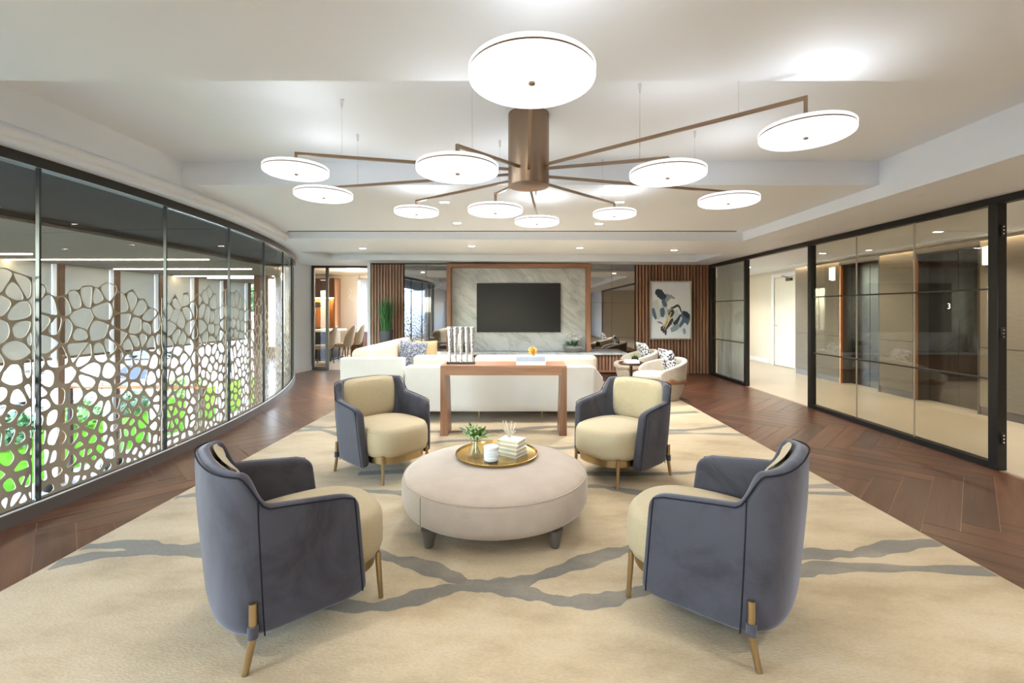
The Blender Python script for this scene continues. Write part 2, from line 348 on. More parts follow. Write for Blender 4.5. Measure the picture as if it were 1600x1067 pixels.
mb.quad((-3.5,6.6,zs(-3.5)), (3.25,6.6,zs(3.25)), (3.25,6.6,2.56), (-3.5,6.6,2.56))
for y in (2.24, 4.1): mb.quad((-4.3,y,Z1), (3.3,y,Z1), (3.3,y,Z2), (-4.3,y,Z2))
for p, q in (((-3.9,8.15),(3.65,8.15)), ((3.65,8.15),(3.65,9.4)), ((3.65,9.4),(-3.9,9.4)), ((-3.9,9.4),(-3.9,8.15))):
    mb.quad((*p,zs(p[0])), (*q,zs(q[0])), (*q,2.56), (*p,2.56))
mb.build('coffer_fascia', M['white'], ceil, smooth=False)
MB().tube([(arc(y,.235), y, zs(arc(y))+.03) for y in ys], .042, 12).build('bullnose', M['white'], ceil)
MB().box(-3.28, 3.1, 6.46, 6.50, Z1-.006, Z1+.01).build('air_slot', M['darkbronze'], ceil, smooth=False)
MB().box(-5.2, 10, -6.4, 16.5, 2.95, 3.1).build('light_block_slab', M['white'], ceil, smooth=False)  # unseen slab added above the rooms to keep outside light from leaking in

# ------------------------------------------------------------------ left curved window wall
wall_left = thing('wall_left', 'curved glass window wall with taupe cut-out branching screen', 'window wall', kind='structure')
joints = [-.2, .95, 2.02, 3.13, 4.28, 5.4, 6.5, 7.6, 8.7, 9.86]
def arcband(name, m, d0, d1, z0, z1, ya, yb, n, parent=wall_left):
    mb = MB(); a0, a1 = ang(ya), ang(yb); R_ = []
    for i in range(n+1):
        a = a0+(a1-a0)*i/n; p, q = arcp(a, d0), arcp(a, d1)
        R_.append([(*p,z0), (*q,z0), (*q,z1), (*p,z1)])
    return mb.rings(R_).build(name, m, parent, ang=50)
arcband('curb', M['curb'], -.10, 0, -.002, .088, -.9, 9.98, 60)
arcband('curb_trim', M['trim'], -.022, -.010, .088, .094, -.9, 9.98, 60)
arcband('head_track', M['darkbronze'], -.10, 0, 2.375, 2.452, -.9, 9.98, 60)
arcband('head_trim', M['chrome'], -.030, -.018, 2.366, 2.376, 4.3, 9.98, 40)
for ya, yb in zip(joints[:-1], joints[1:]):
    arcband('glass_pane', M['outerpane'], -.046, -.036, .09, 2.376, ya+.006, yb-.006, 6)
for y in joints[1:]:
    x0, y0 = arcp(ang(y), -.05); x1, y1 = arcp(ang(y), -.024); th = ang(y)
    MB().box(-.013, .013, -.007, .007, .09, 2.376).build('glass_joint', M['joint'], wall_left, ((x0+x1)/2, (y0+y1)/2, 0), (0,0,th), smooth=False)

# cut-out branching screen behind the panes: voronoi cells with rounded holes
def voronoi_cells(pts, x0, x1, y0, y1):
    cells = []
    for i, p in enumerate(pts):
        near = sorted((q for j, q in enumerate(pts) if j != i and abs(q[0]-p[0]) < 1.0 and abs(q[1]-p[1]) < 1.0), key=lambda q: (q[0]-p[0])**2+(q[1]-p[1])**2)[:18]
        poly = [(x0,y0),(x1,y0),(x1,y1),(x0,y1)]
        for q in near:
            nx, ny = q[0]-p[0], q[1]-p[1]; poly = clip(poly, nx, ny, (nx*(p[0]+q[0])+ny*(p[1]+q[1]))/2)
            if len(poly) < 3: break
        if len(poly) >= 3: cells.append(poly)
    return cells
def chaikin(poly, it=2):
    for _ in range(it):
        out = []
        for i in range(len(poly)):
            a, b = poly[i], poly[(i+1) % len(poly)]
            out += [(a[0]*.75+b[0]*.25, a[1]*.75+b[1]*.25), (a[0]*.25+b[0]*.75, a[1]*.25+b[1]*.75)]
        poly = out
    return poly
rs = random.Random(21)
for ya, yb in zip(joints[:-1], joints[1:]):
    if yb < .9: continue
    u0, u1 = ang(ya)*RAD+.008, ang(yb)*RAD-.008
    pts = []
    for _ in range(2600):
        z = rs.uniform(.08, 1.95); u = rs.uniform(u0-.2, u1+.2)
        dmin = (.105 + .075*min(1, max(0, (z-.3)/1.2)))*rs.choice((.55,.8,1,1.25,1.7))
        if all(((u-a)*1.25)**2+((z-b)*.85)**2 > dmin*dmin for a, b in pts): pts.append((u, z))
    mb = MB()
    for poly in voronoi_cells(pts, u0, u1, .085, 2.05):
        cx_, cz_ = sum(p[0] for p in poly)/len(poly), sum(p[1] for p in poly)/len(poly)
        top = min(1, max(0, (cz_-.35)/1.25))
        if cz_ > 1.62 or (cz_ > 1.32 and rs.random() < (cz_-1.25)*1.6): continue
        area = abs(sum(poly[i][0]*poly[(i+1)%len(poly)][1]-poly[(i+1)%len(poly)][0]*poly[i][1] for i in range(len(poly))))/2
        rad_ = math.sqrt(area/PI)
        if rad_ < .02: continue
        w = (.019 - .0135*top)*rs.uniform(.7, 1.25)
        kk = max(.5, 1 - w/rad_)
        inner = [(cx_+(px-cx_)*kk, cz_+(pz-cz_)*kk) for px, pz in chaikin(poly, 3)]
        o3 = [Vector((a, b, 0)) for a, b in poly]; i3 = [Vector((a, b, 0)) for a, b in inner]
        tris = tessellate_polygon([o3, i3]); allp = poly + inner
        vs_ = []
        for u, z in allp:
            x_, y_ = arcp(u/RAD, -.075); vs_.append((x_, y_, z))
        mb.add(vs_, tris)
    o = mb.build('screen_panel', M['screenmetal'], wall_left, smooth=False, solid=.006); o['kind'] = 'stuff'

# plain wall from the end of the window to the door
wl2 = MB().prism([(-4.99,9.96),(-4.86,10.74),(-5.1,10.74),(-5.2,9.96)], 0, 2.46).build('wall_end', M['white'], None, smooth=False)
tag(wl2, 'short plain white wall between curved window and glazed door', 'wall', kind='structure')
wb = MB().prism([(-4.975,9.97),(-4.845,10.72),(-4.86,10.72),(-4.99,9.97)], 0, .10).build('baseboard_end', M['trim'], None, smooth=False)
tag(wb, 'white baseboard along the short white wall', 'baseboard', kind='structure')

# ------------------------------------------------------------------ back wall
wall_back = thing('wall_back', 'back wall clad in walnut slats either side of the television', 'wall', kind='structure')
MB().box(-3.28, 4.36, YB+.045, YB+.2, 0, 2.46).build('wall_core', M['slatback'], wall_back, smooth=False)
MB().box(-3.315, -3.25, YB-.02, 10.75, 0, 2.46).build('corner_trim', M['white'], wall_back, smooth=False)
sl_me = MB().box(-.022, .022, -.045, 0, 0, 2.40).mesh('slat', M['slat'], False)
def slats(x0, x1, pitch):
    n = int(round((x1-x0)/pitch))
    for i in range(n):
        o = bpy.data.objects.new('slat', sl_me); COL.objects.link(o); o.parent = wall_back
        o.location = (x0+(i+.5)*(x1-x0)/n, YB+.045, .012)
slats(2.57, XR-.03, .069); slats(-3.24, -2.52, .066)
def mirror(name, label, x0, x1):
    t = thing(name, label, 'mirror', ((x0+x1)/2, YB-.02, .5), 0, 'smoked mirrors flanking the marble wall')
    w = (x1-x0)/2; zz = [0, .32, 1.07, 1.80, 1.915]
    MB().box(-w, w, .012, .06, 0, 1.93).build('mirror_backing', M['black'], t, smooth=False)
    for c in (0, 1):
        for a, b in zip(zz[:-1], zz[1:]):
            MB().box(-w+c*w+.002, -w+(c+1)*w-.002, 0, .012, a+.0015, b-.0015).build('mirror_pane', M['mirror'], t, smooth=False)
    return t
mirror('wall_mirror', 'smoked wall mirror panel between planter slats and marble wall', -2.50, -1.53)
mirror('wall_mirror', 'smoked wall mirror panel between marble wall and abstract painting', 1.54, 2.55)

# marble niche
nf = thing('niche_frame', 'walnut surround framing the grey marble television wall', 'frame', (0, YB, 0))
MB().box(-1.53, -1.44, -.32, .03, .52, 2.40).build('side_board', M['walnutz'], nf, bevel=.003)
MB().box(1.45, 1.54, -.32, .03, .52, 2.40).build('side_board', M['walnutz'], nf, bevel=.003)
MB().box(-1.44, 1.45, -.32, .03, 2.315, 2.40).build('top_board', M['walnut'], nf, bevel=.003)
mp_ = thing('marble_panel', 'polished grey veined marble panel behind the television', 'panel', (0, YB, .5))
MB().box(-1.44, 1.45, -.12, 0, .02, 1.815).build('marble_slab', M['marble'], mp_, smooth=False)
tv = thing('television', 'large black flat television mounted on grey marble', 'television', (0.005, YB-.12, .93))
MB().box(-.905, .905, -.06, -.03, 0, 1.06).build('bezel', M['black'], tv, bevel=.004)
MB().box(-.893, .893, -.0615, -.058, .013, 1.047).build('screen', M['screen'], tv, smooth=False)
MB().box(-.3, .3, -.03, 0, .3, .75).build('wall_bracket', M['black'], tv, smooth=False)
mc = thing('media_ledge', 'long low walnut fluted cabinet topped with a marble ledge', 'cabinet', (0, YB, 0))
MB().box(-2.2, 2.28, -.48, -.02, .47, .515).build('marble_top', M['marble'], mc, bevel=.004)
MB().box(-2.16, 2.24, -.40, -.02, .10, .47).build('carcass', M['slatback'], mc, smooth=False)
MB().box(-2.14, 2.22, -.38, -.02, 0, .10).build('plinth', M['darkwood'], mc, smooth=False)
MB().box(-2.16, 2.24, -.425, -.40, .10, .135).build('bottom_rail', M['walnut'], mc, smooth=False)
fl_me = MB().box(-.024, .024, -.425, -.40, .135, .47).mesh('flute', M['slat'], False)
for i in range(64):
    o = bpy.data.objects.new('flute', fl_me); COL.objects.link(o); o.parent = mc; o.location = (-2.16+(i+.5)*4.4/64, 0, 0)

# ------------------------------------------------------------------ right glass partition
wall_right = thing('wall_right', 'black framed sliding glass partition along the lift corridor', 'glass partition', kind='structure')
posts = [(4.02,.085), (6.56,.07), (8.43,.06), (9.93,.06)]
MB().box(XR-.03, XR+.05, -3, YB-.0, 2.335, 2.398).build('head_beam', M['black'], wall_right, smooth=False)
for y, w in posts: MB().box(XR-.03, XR+.05, y-w/2, y+w/2, 0, 2.336).build('post', M['black'], wall_right, bevel=.003)
for a, b in ((4.06,6.53), (8.46,9.9)):
    MB().box(XR-.03, XR+.05, a, b, 0, .055).build('bottom_rail', M['black'], wall_right, smooth=False)
    n = 3 if b < 7 else 2; cuts = [a, 4.86, 5.69, b] if n == 3 else [a, (a+b)/2, b]
    for p, q in zip(cuts[:-1], cuts[1:]):
        MB().box(XR+.004, XR+.014, p+.002, q-.002, .055, 2.336).build('glass_pane', M['pane'], wall_right, smooth=False)
    for c in cuts[1:-1]: MB().box(XR+.002, XR+.016, c-.004, c+.004, .055, 2.336).build('pane_joint', M['silverframe'], wall_right, smooth=False)
    for z in (.79, 1.59): MB().box(XR-.004, XR+.022, a, b, z-.008, z+.008).build('glazing_bar', M['darkbronze'], wall_right, smooth=False)
for z in (.28, 1.2, 2.1):
    h = MB().box(XR-.01, XR+.03, 3.965, 3.98, z-.05, z+.05).build('hinge', M['black'], wall_right, bevel=.002)
    for dz in (-.03, 0, .03): MB().box(XR+.0, XR+.012, 3.960, 3.966, z+dz-.006, z+dz+.006).build('hinge_screw', M['chrome'], h, smooth=False)

# ------------------------------------------------------------------ corridor behind the partition
cf = MB().box(XR+.02, 7.2, -3, 14, -.12, 0).build('floor_corridor', M['tile'], None, smooth=False)
tag(cf, 'pale stone floor of the lift corridor behind the glass', 'floor', kind='structure')
cc = MB().box(XR+.1, 7.2, -3, 14, 2.405, 2.5).build('ceiling_corridor', M['white'], None, smooth=False)
tag(cc, 'white ceiling over the lift corridor', 'ceiling', kind='structure')
wc = thing('wall_corridor', 'taupe woven panel wall with lift openings in the corridor', 'wall', kind='structure')
XC = 6.2
MB().box(XC+.28, XC+.5, -3, 10.2, 0, 2.41).build('wall_core', M['darkbronze'], wc, smooth=False)
for a, b in ((-3,2.2),(2.2,4.4),(4.4,6.12),(7.15,7.82),(8.80,10.2)):
    MB().box(XC+.02, XC+.28, a, b, 0, .11).build('panel_plinth', M['curb'], wc, smooth=False)
    MB().box(XC, XC+.28, a+.004, b-.004, .11, .895).build('fabric_panel', M['fabricwall'], wc, bevel=.006)
    MB().box(XC, XC+.28, a+.004, b-.004, .905, 2.33).build('fabric_panel', M['fabricwall'], wc, bevel=.006)
    MB().box(XC+.01, XC+.28, a, b, .895, .905).build('panel_joint', M['darkbronze'], wc, smooth=False)
for a, b in ((6.12,7.15),(7.82,8.80)): MB().box(XC, XC+.28, a, b, 2.27, 2.33).build('lift_header', M['darkbronze'], wc, smooth=False)
cl = MB().box(XC-.06, XC-.03, -2, 10.2, 2.385, 2.402).build('cove_light', M['warmglow'], None, smooth=False)
tag(cl, 'warm light strip washing the top of the corridor wall', 'light', kind='structure')
cl2 = MB().box(XC-.2, XC-.06, -2, 10.2, 2.38, 2.404).build('cove_lip', M['white'], None, smooth=False)
tag(cl2, 'white ceiling lip hiding the corridor light strip', 'trim', kind='structure')
for i, (a, b, lab) in enumerate(((6.12,7.15,'dark bronze lift doors marked with a white number three'), (7.82,8.80,'dark bronze lift doors deeper along the corridor'))):
    t = thing('lift_door', lab, 'lift door', (XC, (a+b)/2, 0), 0, 'lift doors in the corridor'); w = (b-a)/2
    MB().box(.22, .26, -w, -.003, 0, 2.27).build('door_leaf', M['darkglass'], t, bevel=.003)
    MB().box(.22, .26, .003, w, 0, 2.27).build('door_leaf', M['darkglass'], t, bevel=.003)
    MB().box(0.005, .05, w-.035, w-.001, 0, 2.27).build('jamb', M['copper'], t, smooth=False); MB().box(.05, .22, w-.03, w-.001, 0, 2.27).build('jamb', M['darkbronze'], t, smooth=False)
    MB().box(0.005, .22, -w, -w+.03, 0, 2.27).build('jamb', M['darkbronze'], t, smooth=False)
tx = bpy.data.curves.new('lift_number', 'FONT'); tx.body = '3'; tx.size = .12; tx.align_x = 'CENTER'; tx.align_y = 'CENTER'
tx.materials.append(emat('number_led', (.95,.97,1), .5)); tmp = bpy.data.objects.new('tmp_number', tx); to = bpy.data.objects.new('lift_number', bpy.data.meshes.new_from_object(tmp)); bpy.data.objects.remove(tmp); COL.objects.link(to); to.location = (XC+.214, 6.78, 1.46); to.rotation_euler = (PI/2, 0, -PI/2)
tag(to, 'small lit white number three on the lift doors', 'number')
for y, lab in ((5.98, 'white upright box lantern beside the nearer lift doors'), (8.95, 'white upright box lantern beside the farther lift doors')):
    t = thing('lift_lantern', lab, 'lantern', (XC, y, 2.0), 0, 'lift lanterns')
    MB().box(-.06, 0, -.05, .05, 0, .24).build('lantern_body', mat('lantern_white', (.8,.8,.8), .4, emit=(1,1,1), es=.35), t, bevel=.004)
    MB().box(-.01, .004, -.06, .06, -.01, .25).build('back_plate', M['chrome'], t, bevel=.002)
wf = MB().box(6.62, 6.8, 10.1, 14, 0, 2.41).build('wall_corridor_far', M['doorwhite'], None, smooth=False)
tag(wf, 'cream wall deep in the corridor around the white door', 'wall', kind='structure')
we = MB().box(XR+.1, 7.2, 13.9, 14, 0, 2.41).build('wall_corridor_end', M['warmwall'], None, smooth=False)
tag(we, 'beige wall closing the far end of the corridor', 'wall', kind='structure')
we = MB().box(6.44, 6.63, 10.18, 10.22, 0, 2.41).build('wall_corridor_return', M['doorwhite'], None, smooth=False)
tag(we, 'narrow cream wall return beside the woven panels', 'wall', kind='structure')
wbb = MB().box(6.60, 6.625, 12.0, 13.9, 0, .11).build('baseboard_corridor', M['trim'], None, bevel=.004)
tag(wbb, 'white baseboard along the far cream corridor wall', 'baseboard', kind='structure')
d1 = thing('door_1', 'plain cream door with lever handle at the corridor end', 'door', (6.62, 11.25, 0), kind='structure')
MB().box(-.03, .0, -.45, .45, .01, 2.22).build('door_leaf', M['doorwhite'], d1, bevel=.004)
for s in (-1, 1): MB().box(-.05, 0, s*.52-.06, s*.52+.06, 0, 2.33).build('door_casing', M['trim'], d1, bevel=.004)
MB().box(-.05, 0, -.46, .46, 2.23, 2.33).build('door_casing', M['trim'], d1, bevel=.004)
h = MB().lathe([(.028,0),(.028,.012),(.012,.014),(.012,.05)], 14).build('door_handle', M['chrome'], d1, (-.03, .36, 1.02), (0, -PI/2, 0))
MB().tube([(-.08,.36,1.02),(-.08,.26,1.02)], .009).build('lever', M['chrome'], d1)
MB().box(-.09, -.03, -.32, -.12, 2.12, 2.19).build('door_closer', M['darkbronze'], d1, bevel=.006)
MB().tube([(-.07,-.2,2.2),(-.14,-.05,2.25),(-.04,.12,2.26)], .008).build('closer_arm', M['darkbronze'], d1)
# white fluted screen right behind the far glass panel
fs = thing('fluted_screen', 'white fluted panel screen behind the farthest glass pane', 'screen', (XR+.09, 9.28, 0))
MB().box(.02, .05, -.66, .62, 0, 2.38).build('panel_core', M['white'], fs, smooth=False)
fm = MB().lathe([(.02,0),(.02,2.38)], 10).mesh('flute', M['white'])
for i in range(26):
    o = bpy.data.objects.new('flute', fm); COL.objects.link(o); o.parent = fs; o.location = (.02, -.64+i*.049, 0)

# ------------------------------------------------------------------ room behind the camera
wfr = thing('wall_front', 'white wall with a wide window behind the viewpoint', 'wall', kind='structure')
for a in ((-7,-2.6,0,2.46),(.2,4.4,0,2.46),(-2.6,.2,0,1.0),(-2.6,.2,2.15,2.46)):
    MB().box(a[0], a[1], -6.2, -6.0, a[2], a[3]+.3).build('wall_part', M['white'], wfr, smooth=False)
for i in range(3): MB().box(-2.6+i*1.4-.03, -2.6+i*1.4+.03, -6.12, -6.06, 1.0, 2.15).build('window_mullion', M['darkbronze'], wfr, smooth=False)
ws = MB().box(-4.3, -4.15, -6, -.85, 0, 2.7).build('wall_side', M['white'], None, smooth=False)
tag(ws, 'plain white wall behind the viewpoint continuing the window line', 'wall', kind='structure')
ws = MB().box(XR-.03, XR+.05, -6, -3, 0, 2.7).build('wall_side_right', M['white'], None, smooth=False)
tag(ws, 'plain white wall behind the viewpoint beyond the partition', 'wall', kind='structure')
ws = MB().box(XR, 7.2, -3.1, -3, 0, 2.5).build('wall_corridor_near', M['warmwall'], None, smooth=False)
tag(ws, 'beige wall closing the near end of the corridor', 'wall', kind='structure')

# ------------------------------------------------------------------ glazed door and dining room beyond
d2 = thing('door_2', 'dark framed sliding glass door to the dining room', 'door', (0, 10.72, 0), kind='structure')
for x in (-4.83, -4.50, -3.33): MB().box(x-.03, x+.03, -.03, .03, 0, 2.44).build('door_stile', M['darkbronze'], d2, bevel=.003)
MB().box(-4.86, -3.30, -.03, .03, 2.40, 2.46).build('door_rail', M['darkbronze'], d2, bevel=.003)
MB().box(-4.80, -4.53, -.03, .03, 0, .07).build('door_rail', M['darkbronze'], d2, bevel=.003)
MB().box(-4.80, -4.53, -.005, .005, .07, 2.4).build('glass_pane', M['clear'], d2, smooth=False)
dpoly = [(-5.22,10.74),(-2,10.74),(-2,15.2),(-7.25,15.2)]
df = MB().prism(dpoly, -.12, 0).build('floor_dining', M['tile'], None, smooth=False)
tag(df, 'pale floor of the dining room seen through the glazed door', 'floor', kind='structure')
dc = MB().prism(dpoly, 2.52, 2.6).build('ceiling_dining', M['warmwall'], None, smooth=False)
tag(dc, 'beige ceiling of the dining room', 'ceiling', kind='structure')
dw = thing('wall_dining', 'beige rear wall of the dining room around a curtained window', 'wall', kind='structure')
for a in ((-7.05,-5.15,0,2.55),(-3.5,-2,0,2.55),(-5.15,-3.5,0,.3),(-5.15,-3.5,2.35,2.55)): MB().box(a[0], a[1], 14.6, 14.75, a[2], a[3]).build('wall_part', M['warmwall'], dw, smooth=False)
dw = MB().box(-2.1, -2, 10.2, 14.7, 0, 2.55).build('wall_dining_side', M['warmwall'], None, smooth=False)
tag(dw, 'beige side wall of the dining room out of sight', 'wall', kind='structure')
dbb = MB().box(-5.7, -3, 14.57, 14.6, 0, .14).build('baseboard_dining', M['trim'], None, smooth=False)
tag(dbb, 'white baseboard along the dining room rear wall', 'baseboard', kind='structure')
# ------------------------------------------------------------------ outside the curved window
GZ = -1.95
ds = thing('soffit_outside', 'dark overhang band above the glass outside', 'soffit', kind='structure')
mb = MB(); n = 30; R_ = []
for i in range(n+1):
    y = -3 + 13.6*i/n; x1 = arc(min(y, 9.98), -.12) if y < 10 else -5.15
    x0 = -5.05 if y < 7.5 else -5.05 - .06*(y-7.5)**1.35
    R_.append([(x0-.001,y,2.385), (max(x1, x0+.02),y,2.385), (max(x1, x0+.02),y,3.1), (x0-.001,y,3.1)])
mb.rings(R_).build('overhang', mat('dark_overhang', (.045,.036,.035), .8, spec=.1), ds, smooth=False)
wcz = thing('ceiling_outside', 'slatted wood ceiling of the covered forecourt with light lines', 'ceiling', kind='structure')
bm_ = mat('wood_ceiling', (.18,.145,.12), .8, 0, (.225,.185,.15), (1.2,60,1), spec=.2)
wd_me = MB().box(-9.2, -5.04, -.073, .073, 2.30, 2.33).mesh('ceiling_board', bm_, False)
for i in range(104):
    y = 1.0+i*.15; x1 = -5.04 if y < 9.6 else -5.10-.475*(y-9.6)
    if x1 < -8: break
    o = bpy.data.objects.new('ceiling_board', wd_me if y < 9.6 else MB().box(-9.2, x1, -.073, .073, 2.30, 2.33).mesh('ceiling_board', bm_, False)); COL.objects.link(o); o.parent = wcz; o.location = (0, y, 0)
MB().prism([(-9.3,.5),(-5.04,.5),(-5.04,9.6),(-8.3,16.4),(-9.3,16.4)], 2.335, 2.6).build('ceiling_deck', M['darkbronze'], wcz, smooth=False)
for y, x0, x1 in ((8.0,-9.1,-5.45), (9.8,-8.7,-5.75), (11.9,-9.1,-6.4), (12.6,-8.6,-6.75), (7.2,-9.1,-7.7)):
    MB().box(x0, x1, y-.018, y+.018, 2.285, 2.302).build('light_line', M['warmglow'], wcz, smooth=False)
# facade mullions, blinds
ORD = ['first','second','third','fourth','fifth','sixth','seventh','eighth','ninth']
fac = [5.12, 6.36, 7.6, 8.84, 10.08, 11.32, 12.56, 13.8, 15.04]
brown = mat('brown_cladding', (.16,.10,.07), .5)
for i, y in enumerate(fac):
    t = thing('facade_post', 'white facade post with brown cladding, %s from the near end' % ORD[i], 'post', (-9, y, GZ), 0, 'facade posts')
    MB().box(-.14, .10, -.06, .06, 0, 4.26).build('post_core', M['white'], t, smooth=False)
    MB().box(.10, .13, -.065, .065, 0, 4.26).build('post_cladding', brown, t, smooth=False)
bl = new_mat('blind_fabric'); bN, bL = bl[1], bl[2]
bd = bN.new('ShaderNodeBsdfDiffuse'); bt = bN.new('ShaderNodeBsdfTranslucent'); bx = bN.new('ShaderNodeMixShader'); bx.inputs[0].default_value = .30
bd.inputs[0].default_value = (.52,.51,.46,1); bt.inputs[0].default_value = (.52,.51,.47,1)
bL.new(bd.outputs[0], bx.inputs[1]); bL.new(bt.outputs[0], bx.inputs[2]); bL.new(bx.outputs[0], bN['Material Output'].inputs[0])
for i, (a, b) in enumerate(zip(fac[:-1], fac[1:])):
    t = thing('roller_blind', 'pale half lowered roller blind, %s from the near facade end' % ORD[i], 'blind', (-9, (a+b)/2, .44), 0, 'roller blinds')
    w = (b-a)/2-.07
    MB().box(-.006, .0, -w, w, .05, 1.86).build('blind_cloth', bl[0], t, smooth=False)
    MB().box(-.02, .015, -w, w, 0, .05).build('bottom_bar', brown, t, smooth=False)
pv = MB().box(-9.4, -3.5, 0, 18, GZ-.2, GZ).build('forecourt_paving', mat('paving', (.21,.18,.148), .7, 0, (.24,.21,.175), (3,3,3), spec=.1), None, smooth=False)
tag(pv, 'pale paving strip along the foot of the facade', 'paving', kind='structure')
end = MB().box(-9.3, -7.9, 16.2, 16.4, GZ, 2.4).build('wall_forecourt', brown, None, smooth=False)
tag(end, 'brown wall closing the end of the forecourt', 'wall', kind='structure')
bw = MB().prism([(-5.12,9.97),(-5.22,10.74),(-7.05,14.6),(-7.1,14.75),(-7.9,16.4),(-8.1,16.4),(-5.4,10.74),(-5.24,9.97)], GZ, 2.56).build('wall_forecourt_side', mat('beige_clad', (.30,.24,.18), .6), None, smooth=False)
tag(bw, 'tall beige wall outside beyond the far glass panes', 'wall', kind='structure')
col_ = MB().box(-6.75, -6.42, 11.6, 12.0, GZ, 2.35).build('brown_column', mat('deep_brown', (.12,.055,.03), .5), None, bevel=.01)
tag(col_, 'deep brown square column outside near the end of the window', 'column', kind='structure')
lawnm = mat('lawn_grass', (.026,.082,.006), 1, 0, (.056,.142,.010), (5,5,5), 8, .6, (160,160,160), spec=0)
lw = MB().box(-13.6, -9.4, -2, 24, GZ-.2, GZ-.02).build('lawn', lawnm, None, smooth=False); tag(lw, 'bright green lawn strip beyond the facade', 'lawn', kind='structure')
gd = MB().box(-140, -13.6, -60, 140, GZ-.7, GZ-.45).build('road', mat('pale_asphalt', (.10,.099,.097), .95, 0, (.125,.122,.12), (.6,.6,.6), spec=.05), None, smooth=False); tag(gd, 'pale sunlit road and parking area beyond the lawn', 'road', kind='structure')
# planter wall of stacked stones
sw = thing('planter_wall', 'low grey stacked stone planter wall along the lawn', 'planter wall', (-13.8, 0, GZ-.45))
rs = random.Random(3); sm_ = [mat('wall_stone_%d' % i, c, .85, 0, tuple(x*1.3 for x in c), (8,8,8)) for i, c in enumerate(((.22,.24,.21),(.30,.31,.28),(.17,.19,.17)))]
st_me = [MB().box(-.2, .2, -.24, .24, -.085, .085).mesh('stone', m_, False) for m_ in sm_]
for r in range(6):
    for i in range(24):
        o = bpy.data.objects.new('stone', rs.choice(st_me)); COL.objects.link(o); o.parent = sw
        o.location = (rs.uniform(-.03,.03), 9+i*.5+(r%2)*.25, .09+r*.175); o.scale = (1, rs.uniform(.93,1), rs.uniform(.94,1))
MB().box(-.26, .26, 8.7, 21.2, 1.06, 1.12).build('coping', M['trim'], sw, bevel=.01)
# white post fence
for i in range(9):
    t = thing('fence_post', 'slim white fence post on the lawn edge, %s from the near end' % ORD[i], 'post', (-13.4, 10+i*1.3, GZ-.02), 0, 'white lawn fence posts')
    MB().box(-.05, .05, -.05, .05, 0, .95).build('shaft', M['trim'], t, bevel=.006)
    MB().box(-.065, .065, -.065, .065, .95, .98).build('post_cap', M['trim'], t, bevel=.006)
# wooden hand rail on dark balusters
hr = thing('handrail', 'wooden handrail on dark balusters crossing the forecourt', 'handrail', (0, 9.0, GZ))
MB().tube([(-8.9,0,1.84),(-6.2,0,1.83)], .035, 10).build('rail', M['copper'], hr)
for x in (-8.86, -7.96, -7.05, -6.25): MB().box(x-.03, x+.03, -.03, .03, 0, 1.81).build('baluster', mat('baluster_brown', (.05,.03,.024), .5), hr, smooth=False)
MB().box(-8.86, -6.25, -.005, .005, .1, 1.7).build('guard_glass', M['clear'], hr, smooth=False)
def leaves(n, rx, ry, rz, size, rs, cz=0, shell=.4):
    mb = MB()
    for _ in range(n):
        v = Vector((rs.gauss(0,1), rs.gauss(0,1), rs.gauss(0,1))).normalized()*(shell+(1-shell)*rs.random()**.5)
        p = Vector((v.x*rx, v.y*ry, cz+v.z*rz)); d = Vector((rs.gauss(0,1), rs.gauss(0,1), rs.gauss(0,1)+.3)).normalized(); q = d.orthogonal().normalized()
        s = size*rs.uniform(.6,1.3); a = p; b = p+d*s*.5+q*s*.28; c = p+d*s; e = p+d*s*.5-q*s*.28
        mb.quad(a, b, c, e)
    return mb
rs = random.Random(11)
for k, (x, y, r, h, lab) in enumerate(((-12.5,11.2,.55,.8,'low round shrub by the stone wall, nearest the window'), (-12.5,12.9,.6,.7,'leafy green shrub beside the second fence post'), (-12.5,14.9,.5,.65,'small green shrub midway along the lawn'), (-12.5,17.2,.6,.9,'bushy shrub at the far stretch of lawn'), (-12.5,9.6,.6,.7,'dark shrub at the near end of the lawn'))):
    t = thing('shrub', lab, 'shrub', (x, y, GZ-.02), 0, 'shrubs along the lawn')
    leaves(520, r, r, h/2, .16, rs, h/2).build('foliage', M['leaf'] if k % 2 else M['leafdark'], t, smooth=False)
    MB().tube([(0,0,0),(0,0,h*.6)], .03, 6).build('stem', brown, t)
for k, (x, y, r, h, lab) in enumerate(((-60,40,7,9,'broad tree far across the road, nearest the left edge'), (-64,62,8,10,'tall full tree far across the road in the middle'), (-58,86,7,8,'round tree far across the road near the brown column'), (-66,24,7,9,'dark tree far across the road beside the building'), (-70,112,9,11,'large distant tree at the far end of the road'))):
    t = thing('tree', lab, 'tree', (x, y, GZ-.45), 0, 'trees across the road')
    leaves(1500, r*.9, r, h*.38, 1.3, rs, h*.62).build('foliage', M['leafdark'], t, smooth=False)
    MB().tube([(0,0,0),(.2,0,h*.5)], [.5,.3], 8).build('trunk', brown, t)
